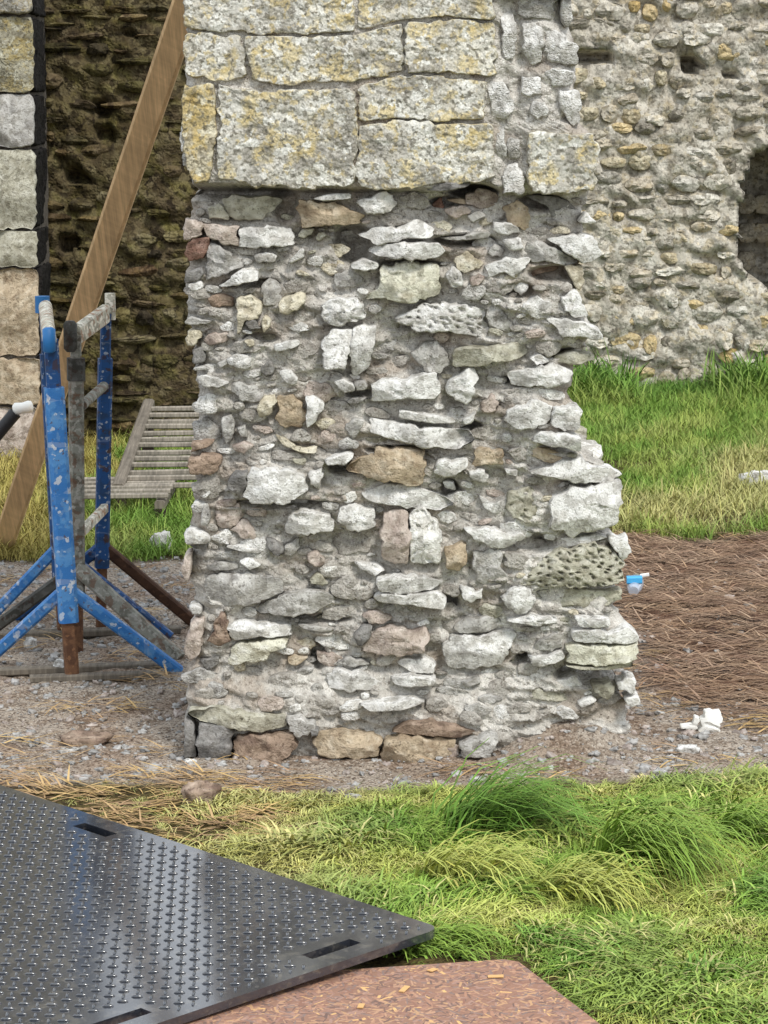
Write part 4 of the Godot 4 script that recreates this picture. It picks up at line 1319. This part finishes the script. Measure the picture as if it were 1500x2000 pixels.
func build_litter() -> void:
	# straw: flat curved stems
	for k in 2:
		var v := PackedVector3Array(); var c := PackedColorArray(); var ix := PackedInt32Array()
		var st := {"v": v, "c": c, "i": ix}
		for j in 9:
			var a := rng.randf_range(-0.9, 0.9)
			var g := rng.randf_range(0.55, 1.35)
			blade(st, Vector3(rng.randf_range(-0.05, 0.05), rng.randf_range(0.0, 0.015), rng.randf_range(-0.04, 0.04)), Vector3(cos(a), 0, sin(a)), rng.randf_range(0.05, 0.15), rng.randf_range(0.003, 0.006), rng.randf_range(-0.1, 0.35), rng.randf_range(0.0, 0.8), Color(g, g * 0.96, g * 0.93))
		var m := mesh_from(st.v, st.i, st.c)
		var xf: Array = []; var cols: Array = []
		var tan := lin(172, 142, 112); var brown := lin(140, 110, 92); var yellow := lin(206, 176, 118); var pale := lin(190, 172, 150)
		for i in 5200:
			var x := rng.randf_range(-2.0, 2.6)
			var z := rng.randf_range(-3.6, 0.75)
			var q := zone(x, z)
			var chance := q.y * 0.95 + q.x * 0.05
			if x < -0.2 and z > soil_line(x) - 0.1:
				chance = 0.5
			if absf(x) < 0.5 and z < -0.1 and z > -1.0:
				continue
			if rng.randf() > chance or not free_spot(x, z):
				continue
			var sc := rng.randf_range(0.6, 1.2)
			xf.append(Transform3D(Basis(Vector3.UP, rng.randf_range(-0.6, 0.6) + (PI if rng.randf() < 0.5 else 0.0)).scaled(Vector3.ONE * sc), Vector3(x, ground_y(x, z) + 0.002, z)))
			var col := brown.lerp(tan, rng.randf()).lerp(pale, rng.randf() * 0.4)
			if q.y < 0.4:
				col = yellow.lerp(tan, rng.randf())
			cols.append(col)
		sow("straw_litter", ["dry brown straw strewn over the earth right of the pillar", "loose straw stems lying on the bare earth"][k], "straw", m, M["straw"], xf, cols)
	# gravel
	for k in 3:
		var m := lump(Vector3(0.017, 0.009, 0.014), ["g", "m", "p"][k], 1200 + k, 6, 1.9)
		var xf: Array = []; var cols: Array = []
		for i in 6000:
			var x := rng.randf_range(-1.9, 2.0)
			var z := rng.randf_range(-2.9, 0.45)
			if absf(x) < 0.46 and z < -0.02 and z > -0.9:
				continue
			var q := zone(x, z)
			if rng.randf() > q.x * 0.9 + q.y * 0.1 or not free_spot(x, z):
				continue
			var heap := exp(-(pow((x - 0.5) / 0.2, 2.0) + pow((z + 0.05) / 0.2, 2.0)))
			var sc := pow(rng.randf(), 5.0) * 1.5 + 0.28 + heap * rng.randf() * 0.8
			var y := ground_y(x, z) + 0.07 * exp(-(pow((x - 0.46) / 0.16, 2.0) + pow((z + 0.06) / 0.14, 2.0)))
			xf.append(Transform3D(Basis.from_euler(Vector3(rng.randf_range(-0.4, 0.4), rng.randf() * TAU, rng.randf_range(-0.4, 0.4))).scaled(Vector3.ONE * sc), Vector3(x, y + 0.001, z)))
			var g := rng.randf_range(0.45, 0.8)
			cols.append(Color(g, g, g))
		sow("gravel", ["grey gravel on the bare earth round the pillar", "pale gravel crumbs on the bare earth round the pillar", "brownish gravel on the bare earth round the pillar"][k], "gravel", m, M["pebble"], xf, cols)
	# stones one can tell apart
	var loose := [
		[392, 1572, 0.085, 0.055, "b", "brown broken stone lying at the lawn's edge left of centre"],
		[165, 1448, 0.12, 0.035, "b", "flat brown stone half sunk in the earth left of the pillar's foot"],
		[135, 1466, 0.05, 0.02, "g", "small pale pebble just in front of the flat brown stone"],
		[60, 1265, 0.035, 0.035, "w", "round pale pebble beneath the left trestle legs"],
		[372, 1490, 0.03, 0.016, "w", "small white pebble in front of the pillar's left corner"],
		[1342, 1478, 0.06, 0.024, "w", "pale flat stone on the earth in front of the white lump"],
		[935, 1528, 0.045, 0.02, "g", "grey pointed stone between the pillar's foot and the dark grass tuft"],
		[880, 1478, 0.05, 0.035, "p", "pinkish stone leaning on the pillar's foot"],
		[690, 1562, 0.035, 0.016, "g", "small grey stone at the lawn's edge below the pillar"],
		[1475, 956, 0.13, 0.10, "v", "white stone lying in the far grass at the right"],
		[315, 1078, 0.08, 0.09, "w", "pale stone in the grass behind the trestle's rusty leg"],
		[118, 1312, 0.04, 0.045, "w", "pale cube-like stone beside the front trestle's rusty foot"]]
	var s := 1300
	for l in loose:
		s += 1
		var p := on_ground(l[0], l[1])
		var o := part(numbered("loose_stone"), lump(Vector3(l[2], l[3], l[2] * 0.7), l[4], s, 12), M["lime"], self, Vector3(p.x, ground_y(p.x, p.z) + l[3] * 0.3, p.z))
		tag(o, l[5], "stone", "loose stones on the ground")

# ------------------------------------------------------------------ mat and board
func build_sheets() -> void:
	var h := 0.054
	var c := on_ground(862, 1812, h)
	var a := on_ground(0, 1519, h)
	var ex := Vector3(a.x - c.x, 0, a.z - c.z).normalized()      # along the long edge
	var ez := Vector3(-ex.z, 0, ex.x)                            # along the short edge
	if ez.z < 0:
		ez = -ez
	var L := 2.4; var W := 1.2; var T := 0.016
	for q in [Vector2(-0.01, -0.01), Vector2(L + 0.01, -0.01), Vector2(L + 0.01, W + 0.01), Vector2(-0.01, W + 0.01)]:
		var p: Vector3 = c + ex * q.x + ez * q.y
		mat_poly.append(Vector2(p.x, p.z))
	var t := thing("ground_mat", "black rubber ground mat with raised tread and hand slots, lying on the grass", "mat", Vector3(c.x, h - T, c.z))
	var mat_up := Vector3(-0.03, 1, 0.012).normalized()
	var mat_x := (ex - mat_up * ex.dot(mat_up)).normalized()
	t.basis = Basis(mat_x, mat_up, mat_x.cross(mat_up))
	var flip := 1.0 if (ex.cross(Vector3.UP)).dot(ez) > 0 else -1.0
	# plate with slots cut out; the slots open onto the ground
	var slots := [[0.20, 0.075, true], [0.72, 0.075, true]]
	var plate := CSGCombiner3D.new()
	plate.name = "plate"
	t.add_child(plate)
	plate.material_override = M["mat"]
	var poly := CSGPolygon3D.new()
	poly.name = "plate_body"
	var pp := PackedVector2Array()
	var rr := 0.03
	for q in [[rr, rr, PI], [L - rr, rr, 1.5 * PI], [L - rr, W - rr, 0.0], [rr, W - rr, 0.5 * PI]]:
		for i in 5:
			var g: float = q[2] + i * PI / 8
			pp.append(Vector2(q[0] + cos(g) * rr, q[1] + sin(g) * rr))
	poly.polygon = pp
	poly.depth = T
	poly.rotation.x = PI / 2 * flip
	poly.position.y = 0.0 if flip > 0 else T
	plate.add_child(poly)
	var cuts := []
	for d in [0.22, 0.71, 1.05]:
		cuts.append([Vector2(0.065, d), false])
	for d in [1.02, 1.9]:
		cuts.append([Vector2(d, 0.065), true])
	for q in cuts:
		var bx := CSGBox3D.new()
		bx.name = "slot"
		bx.operation = CSGShape3D.OPERATION_SUBTRACTION
		bx.size = Vector3(0.12 if q[1] else 0.032, 0.05, 0.032 if q[1] else 0.12)
		bx.position = Vector3(q[0].x, T / 2, q[0].y * flip)
		plate.add_child(bx, true)
	# tread: rows of small raised dashes, turned alternately
	var st := begin()
	tube(st, [Vector3(-0.010, 0, 0), Vector3(-0.006, 0.0008, 0), Vector3(0.006, 0.0008, 0), Vector3(0.010, 0, 0)], [0.001, 0.0028, 0.0028, 0.001], 8)
	var mm := MultiMesh.new()
	mm.transform_format = MultiMesh.TRANSFORM_3D
	mm.mesh = done(st)
	var xf: Array = []
	var pitch := 0.032
	var i := 0
	var x := 0.03
	while x < L - 0.02:
		var y := 0.03 + (pitch / 2 if i % 2 else 0.0)
		while y < W - 0.02:
			var ok := true
			for q in cuts:
				if absf(x - q[0].x) < (0.085 if q[1] else 0.045) and absf(y - q[0].y) < (0.045 if q[1] else 0.085):
					ok = false
			if ok:
				xf.append(Transform3D(Basis(Vector3.UP, 0.78 if i % 2 else -0.78), Vector3(x, T + 0.0002, y * flip)))
			y += pitch
		x += pitch * 0.62
		i += 1
	mm.instance_count = xf.size()
	for k in xf.size():
		mm.set_instance_transform(k, xf[k])
	var tread := MultiMeshInstance3D.new()
	tread.name = "tread"
	tread.multimesh = mm
	tread.material_override = M["mat"]
	tread.set_meta("kind", "stuff")
	t.add_child(tread)
	# board
	var hb := 0.014
	var bc := on_ground(1005, 1872, hb)
	var bl := on_ground(690, 1893, hb)
	var bx2 := Vector3(bl.x - bc.x, 0, bl.z - bc.z).normalized()
	var br := on_ground(1172, 2000, hb)
	var side := Vector3(br.x - bc.x, 0, br.z - bc.z).normalized()
	var board := thing("chipboard_sheet", "pinkish brown muddy chipboard sheet at the bottom edge, beside the mat", "board", Vector3(bc.x, hb - 0.011, bc.z))
	var sheet := begin()
	sheet.set_smooth_group(-1)
	var corners := [Vector3.ZERO, bx2 * 1.2, bx2 * 1.2 + side * 0.9, side * 0.9]
	var ring: Array = []
	var cut := 0.02
	for k in 4:
		var p: Vector3 = corners[k]
		var nx: Vector3 = (corners[(k + 1) % 4] - p).normalized()
		var pv: Vector3 = (corners[(k + 3) % 4] - p).normalized()
		ring.append(p + pv * cut); ring.append(p + nx * cut)
		board_poly.append(Vector2(bc.x + p.x, bc.z + p.z))
	var mid: Vector3 = (corners[0] + corners[2]) / 2
	var up := Vector3.UP * 0.011
	for k in 8:
		var p: Vector3 = ring[k]; var q: Vector3 = ring[(k + 1) % 8]
		for e in [mid + up, p + up, q + up, mid, q, p, p, q, q + up, p, q + up, p + up]:
			sheet.add_vertex(e)
	var m := done(sheet)
	var panel := part("sheet", m, M["board"], board)
	# chips of wood lying on it
	for k in 6:
		var u := rng.randf_range(0.02, 0.8); var w := rng.randf_range(0.02, 0.22)
		var p: Vector3 = bx2 * u + side * w
		var f := begin()
		var d := Vector3(cos(k * 1.7), 0, sin(k * 1.7))
		bar(f, p + up + Vector3(0, 0.002, 0) - d * rng.randf_range(0.008, 0.02), p + up + Vector3(0, 0.003, 0) + d * rng.randf_range(0.008, 0.02), rng.randf_range(0.006, 0.012), 0.002)
		part("wood_flake", done(f), M["flake"], panel)

# ------------------------------------------------------------------ trestles, timber, racks, litter
func tri(st: SurfaceTool, a: Vector3, b: Vector3, c: Vector3) -> void:
	st.add_vertex(a); st.add_vertex(b); st.add_vertex(c)

func one_bar(called: String, parent: Node3D, mat: Material, a: Vector3, b: Vector3, w: float, h: float, up := Vector3.UP) -> MeshInstance3D:
	var st := begin()
	bar(st, a - parent.position, b - parent.position, w, h, up)
	return part(called, done(st), mat, parent)

func one_tube(called: String, parent: Node3D, mat: Material, pts: Array, radii: Array) -> MeshInstance3D:
	var st := begin()
	var q: Array = []
	for p in pts:
		q.append(p - parent.position)
	tube(st, q, radii, 16)
	return part(called, done(st), mat, parent)

# one upright: foot and head in survey pixels on a plane at depth z
func upright(t: Node3D, foot: Vector3, head: Vector3, lap: float, m_out: Material, m_in: Material, w: float) -> void:
	var d := head - foot
	var f := Vector3(0.25, 0, 1).normalized()
	one_bar("leg", t, M["rust"], foot, foot + d * (lap + 0.05), w * 0.72, w * 0.72, f)
	one_bar("post", t, m_out, foot + d * lap, foot + d * 0.86, w, w, f)
	one_bar("inner_post", t, m_in, foot + d * 0.8, head, w * 0.72, w * 0.72, f)

func brace(t: Node3D, a: Vector3, b: Vector3, mat: Material, w := 0.034) -> void:
	one_bar("brace", t, mat, a, b, w, w, Vector3(0, 0, 1))

func build_trestles() -> void:
	# blue trestle in front
	var f1 := on_ground(141, 1325); var f2 := on_ground(122, 1240)
	var h1 := on_plane(99, 662, f1.z); var h2 := on_plane(86, 600, f2.z)
	var t := thing("trestle", "scuffed bright blue steel trestle in front, splashed with white plaster, nearest the viewer", "trestle", Vector3(f1.x, 0, f1.z), "steel builder's trestles left of the pillar")
	upright(t, f1, h1, 0.17, M["blue"], M["dark_blue"], 0.054)
	upright(t, f2, h2, 0.17, M["dark_blue"], M["dark_blue"], 0.04)
	one_tube("head_bar", t, M["steel_pale"], [h1 + Vector3(0, 0.0, 0.03), h2 + Vector3(0, 0, -0.03)], [0.020, 0.020])
	one_tube("end_cap", t, M["blue_clean"], [h1 + Vector3(0, -0.035, 0.035), h1 + Vector3(0, -0.03, 0.035), h1 + Vector3(0, 0.03, 0.035), h1 + Vector3(0, 0.035, 0.035)], [0.010, 0.018, 0.018, 0.010])
	one_tube("end_cap", t, M["blue_clean"], [h2 + Vector3(-0.01, -0.02, -0.04), h2 + Vector3(-0.01, 0.03, -0.04)], [0.022, 0.022])
	var at := func(p: Vector3, q: Vector3, k: float) -> Vector3: return p.lerp(q, k)
	brace(t, at.call(f1, h1, 0.27), on_ground(350, 1312), M["blue"])
	brace(t, at.call(f1, h1, 0.27), on_ground(-30, 1295), M["blue_scuffed"])
	brace(t, at.call(f2, h2, 0.27), on_ground(332, 1246), M["dark_blue"])
	brace(t, at.call(f2, h2, 0.27), on_ground(-40, 1228), M["blue"])
	# grey and blue trestle behind
	var g1 := on_ground(152, 1272); var g2 := on_ground(197, 1230)
	var k1 := on_plane(148, 655, g1.z); var k2 := on_plane(207, 612, g2.z)
	var u := thing("trestle", "rusty grey and dark blue steel trestle standing behind the bright blue one", "trestle", Vector3(g1.x, 0, g1.z), "steel builder's trestles left of the pillar")
	upright(u, g1, k1, 0.16, M["steel"], M["steel"], 0.042)
	upright(u, g2, k2, 0.2, M["dark_blue"], M["dark_blue"], 0.042)
	one_bar("head_bar", u, M["steel_pale"], k1 + Vector3(0, 0, 0.0), k2 + Vector3(0, 0, -0.0), 0.03, 0.055)
	one_bar("head_stop", u, M["steel_pale"], k2 + Vector3(0.012, -0.02, -0.01), k2 + Vector3(0.012, 0.06, -0.01), 0.03, 0.03)
	one_tube("end_cap", u, M["steel_dark"], [k1 + Vector3(-0.012, -0.045, 0.03), k1 + Vector3(-0.012, -0.035, 0.03), k1 + Vector3(-0.012, 0.035, 0.03), k1 + Vector3(-0.012, 0.045, 0.03)], [0.012, 0.020, 0.020, 0.012])
	one_bar("collar", u, M["steel_dark"], at.call(g1, k1, 0.86), at.call(g1, k1, 0.93), 0.05, 0.05, Vector3(0.25, 0, 1))
	one_tube("cross_bar", u, M["steel"], [on_plane(160, 792, g1.z), on_plane(205, 752, g2.z)], [0.015, 0.015])
	one_bar("cross_bar", u, M["steel_pale"], on_plane(156, 1042, g1.z), on_plane(207, 990, g2.z), 0.022, 0.03)
	brace(u, at.call(g1, k1, 0.27), on_ground(350, 1288), M["steel"], 0.042)
	brace(u, at.call(g1, k1, 0.27), on_ground(-60, 1262), M["steel_dark"])
	brace(u, at.call(g2, k2, 0.27), on_ground(382, 1218), M["rust_dark"])
	brace(u, at.call(g2, k2, 0.27), on_ground(20, 1215), M["dark_blue"])
	# battens on the ground under them
	var b1 := thing("batten", "grey timber batten on the earth at the front trestle's foot", "batten", on_ground(100, 1332), "battens under the trestles")
	one_bar("timber", b1, M["grey_wood"], on_ground(58, 1330) + Vector3(0, 0.006, 0), on_ground(306, 1322) + Vector3(0, 0.008, 0), 0.04, 0.018)
	var b2 := thing("batten", "grey timber batten on the earth just behind the front batten", "batten", on_ground(100, 1300), "battens under the trestles")
	one_bar("timber", b2, M["grey_wood"], on_ground(-60, 1318) + Vector3(0, 0.006, 0), on_ground(318, 1304) + Vector3(0, 0.008, 0), 0.04, 0.02)
	var b3 := thing("batten", "grey timber batten on the earth farthest from the viewer, under the rear legs", "batten", on_ground(100, 1240), "battens under the trestles")
	one_bar("timber", b3, M["grey_wood"], on_ground(-60, 1246) + Vector3(0, 0.006, 0), on_ground(352, 1234) + Vector3(0, 0.008, 0), 0.05, 0.02)
	# leaning prop
	var pr := thing("timber_prop", "long brown timber plank leaning across the dark gap behind the trestles", "timber", on_ground(2, 1075))
	var top := on_plane(352, 45, -1.0)
	var bot := on_ground(2, 1075)
	one_bar("plank", pr, M["plank"], bot, bot + (top - bot) * 1.12, 0.078, 0.045, Vector3(0, 0, 1))
	# black pole with white end
	var e1 := on_plane(30, 806, -2.4); var e0 := on_plane(-120, 985, -2.4)
	var foot := e0 + (e0 - e1) * ((e0.y) / (e1.y - e0.y))
	var bp := thing("black_pole", "black pole with a white rounded end, leaning in from the left edge", "pole", foot)
	one_tube("shaft", bp, M["black"], [foot, e1], [0.022, 0.022])
	var w0 := on_plane(26, 800, -2.4); var w1 := on_plane(64, 793, -2.4)
	one_tube("white_end", bp, M["white"], [w0, w0.lerp(w1, 0.12), w0.lerp(w1, 0.5), w0.lerp(w1, 0.8), w0.lerp(w1, 0.95), w1], [0.014, 0.022, 0.018, 0.021, 0.018, 0.010])
	# slatted ramp and pallet on the far grass
	var lo := on_ground(232, 957, 0.09); var hi := on_ground(288, 800, 0.27)
	var rp := thing("slatted_ramp", "weathered grey slatted wooden ramp propped up on the grass beside the pillar", "ramp", Vector3(lo.x, 0, lo.z))
	one_bar("stringer", rp, M["grey_wood"], lo + Vector3(0, 0, 0.03), hi + (hi - lo) * 0.06, 0.05, 0.06)
	one_bar("stringer", rp, M["grey_wood"], lo + Vector3(0.75, 0, 0), hi + Vector3(0.75, 0, 0), 0.05, 0.06)
	for i in 13:
		var k := (i + 0.15) / 12.6
		var p := lo.lerp(hi, k) + Vector3(0.02, 0.0, 0)
		one_bar("slat", rp, M["pale_wood"], p + Vector3(0, 0.012 + 0.004 * sin(i * 2.3), 0), p + Vector3(0.78, 0.02 + 0.005 * sin(i * 1.1), -0.01), 0.03, 0.02)
	one_bar("foot", rp, M["dark_wood"], Vector3(lo.x + 0.01, 0.0, lo.z + 0.01), Vector3(lo.x + 0.01, 0.085, lo.z + 0.01), 0.04, 0.04)
	one_bar("foot", rp, M["dark_wood"], Vector3(hi.x, 0.0, hi.z), Vector3(hi.x, hi.y, hi.z), 0.05, 0.05)
	one_bar("foot", rp, M["dark_wood"], Vector3(hi.x + 0.75, 0.0, hi.z), Vector3(hi.x + 0.75, hi.y, hi.z), 0.05, 0.05)
	one_bar("foot", rp, M["dark_wood"], Vector3(lo.x + 0.75, 0.0, lo.z + 0.01), Vector3(lo.x + 0.75, 0.085, lo.z + 0.01), 0.04, 0.04)
	var fl := on_ground(95, 1022, 0.0)
	var pl := thing("slatted_pallet", "low grey slatted pallet on the grass in front of the ramp, behind the trestles", "pallet", Vector3(fl.x, 0, fl.z))
	var wide := 0.46
	for i in 5:
		var p := fl + Vector3(0, 0.10, -0.02 - i * 0.11)
		one_bar("slat", pl, M["pale_wood"], p, p + Vector3(wide, 0.006, 0), 0.035, 0.018)
	for q in [0.03, wide - 0.03]:
		one_bar("stringer", pl, M["grey_wood"], fl + Vector3(q, 0.07, 0.02), fl + Vector3(q, 0.07, -0.5), 0.04, 0.04)
		for d in [0.0, -0.46]:
			one_bar("foot", pl, M["dark_wood"], fl + Vector3(q, 0.0, d), fl + Vector3(q, 0.06, d), 0.045, 0.045)
	# bottle with blue cap beside the pillar
	var bo := on_ground(1238, 1166)
	var bt := thing("plastic_bottle", "crushed clear plastic bottle with bright blue cap lying in the straw by the pillar", "bottle", bo + Vector3(0, 0.02, 0))
	var body := begin()
	tube(body, [Vector3(-0.005, 0.006, 0.035), Vector3(0.0, 0.01, 0.0), Vector3(0.012, 0.012, -0.06), Vector3(0.02, 0.012, -0.12), Vector3(0.022, 0.012, -0.128)], [0.016, 0.024, 0.026, 0.024, 0.018], 16)
	var bottle_body := part("body", done(body), M["clear"], bt)
	var cap := begin()
	bar(cap, Vector3(-0.024, 0.036, -0.005), Vector3(0.026, 0.037, -0.005), 0.03, 0.024)
	part("cap", done(cap), M["sky_blue"], bottle_body)
	var lab := begin()
	bar(lab, Vector3(0.026, 0.04, -0.06), Vector3(0.055, 0.044, -0.06), 0.012, 0.01)
	part("label_scrap", done(lab), M["white"], bottle_body)
	# white lump of plaster or foam
	var wl := on_ground(1385, 1432)
	var lw := thing("white_lump", "bright white torn lump lying on the earth right of the pillar", "litter", wl)
	var o := PackedVector2Array([Vector2(-0.025, 0.0), Vector2(0.026, -0.002), Vector2(0.034, 0.04), Vector2(0.028, 0.058), Vector2(-0.012, 0.055), Vector2(-0.028, 0.03)])
	part("main_piece", stone(o, 0.012, -0.03, "v", 1501, 0.8, 0.0, 0.004), M["white"], lw)
	var o2 := PackedVector2Array([Vector2(-0.07, 0.012), Vector2(-0.05, 0.008), Vector2(-0.03, 0.012), Vector2(-0.028, 0.048), Vector2(-0.038, 0.05), Vector2(-0.042, 0.026), Vector2(-0.07, 0.022)])
	part("torn_flap", stone(o2, 0.004, -0.016, "v", 1502, 0.6, 0.0, 0.004), M["white"], lw)

func plain(c: Color, rough: float) -> StandardMaterial3D:
	var m := StandardMaterial3D.new()
	m.albedo_color = c
	m.roughness = rough
	return m

func setup_more() -> void:
	M["white"] = plain(c8(232, 231, 225), 0.6)
	M["black"] = plain(c8(30, 30, 32), 0.5)
	M["sky_blue"] = plain(c8(70, 170, 226), 0.4)
	M["blue_clean"] = plain(c8(36, 110, 172), 0.5)
	M["flake"] = plain(c8(206, 164, 108), 0.8)
	var cl := plain(Color(0.8, 0.85, 0.92, 0.45), 0.12)
	cl.transparency = BaseMaterial3D.TRANSPARENCY_ALPHA
	M["clear"] = cl
	M["blue_scuffed"] = M["blue"].duplicate()
	M["blue_scuffed"].uv1_offset = Vector3(0.37, 0.2, 0.11)
	M["steel_pale"] = M["steel"].duplicate()
	M["steel_pale"].albedo_color = Color(1.5, 1.47, 1.45)
	M["steel_dark"] = M["steel"].duplicate()
	M["steel_dark"].albedo_color = Color(0.55, 0.55, 0.56)
	M["rust_dark"] = M["rust"].duplicate()
	M["rust_dark"].albedo_color = Color(0.75, 0.75, 0.78)
	M["pale_wood"] = M["grey_wood"].duplicate()
	M["pale_wood"].albedo_color = c8(176, 171, 163)

func _ready() -> void:
	rng.seed = 20240611
	# camera
	var cam := Camera3D.new()
	cam.name = "camera"
	cam.position = CAM
	cam.rotation.x = -TILT
	cam.fov = rad_to_deg(2.0 * atan(1000.0 / FOCAL))
	cam.near = 0.1
	cam.far = 400.0
	add_child(cam)
	cam.current = true
	# overcast sky
	var env := Environment.new()
	env.background_mode = Environment.BG_SKY
	var sky := Sky.new()
	var pm := ProceduralSkyMaterial.new()
	pm.sky_top_color = c8(212, 220, 230)
	pm.sky_horizon_color = c8(226, 229, 232)
	pm.ground_horizon_color = c8(150, 148, 140)
	pm.ground_bottom_color = c8(110, 106, 98)
	pm.sky_curve = 0.2
	pm.sun_angle_max = 0.0
	sky.sky_material = pm
	env.sky = sky
	env.tonemap_mode = Environment.TONE_MAPPER_LINEAR
	env.tonemap_exposure = 1.7
	env.sdfgi_enabled = true
	env.ssao_enabled = true
	env.ssil_enabled = true
	var we := WorldEnvironment.new()
	we.name = "environment"
	we.environment = env
	add_child(we)
	var sun := DirectionalLight3D.new()
	sun.name = "sun"
	sun.light_energy = 0.5
	sun.light_color = Color(1.0, 0.985, 0.96)
	sun.light_angular_distance = 14.0
	sun.shadow_enabled = true
	add_child(sun)
	sun.look_at_from_position(Vector3(2.2, 6.0, 4.2), Vector3.ZERO)
	# shared noise
	n_a = noise(3, 0.11, 4)
	n_b = noise(4, 0.11, 3)
	n_c = noise(5, 0.16, 1, FastNoiseLite.TYPE_CELLULAR)
	n_c.cellular_return_type = FastNoiseLite.RETURN_CELL_VALUE
	n_d = noise(6, 0.11, 1, FastNoiseLite.TYPE_CELLULAR)
	n_d.cellular_return_type = FastNoiseLite.RETURN_DISTANCE
	setup_palette()
	setup_materials()
	setup_more()
	print("materials ", Time.get_ticks_msec())
	build_ground()
	print("ground ", Time.get_ticks_msec())
	build_walls()
	print("walls ", Time.get_ticks_msec())
	build_pillar()
	print("pillar ", Time.get_ticks_msec())
	build_sheets()
	build_trestles()
	build_litter()
	build_grass()
	print("done ", Time.get_ticks_msec())
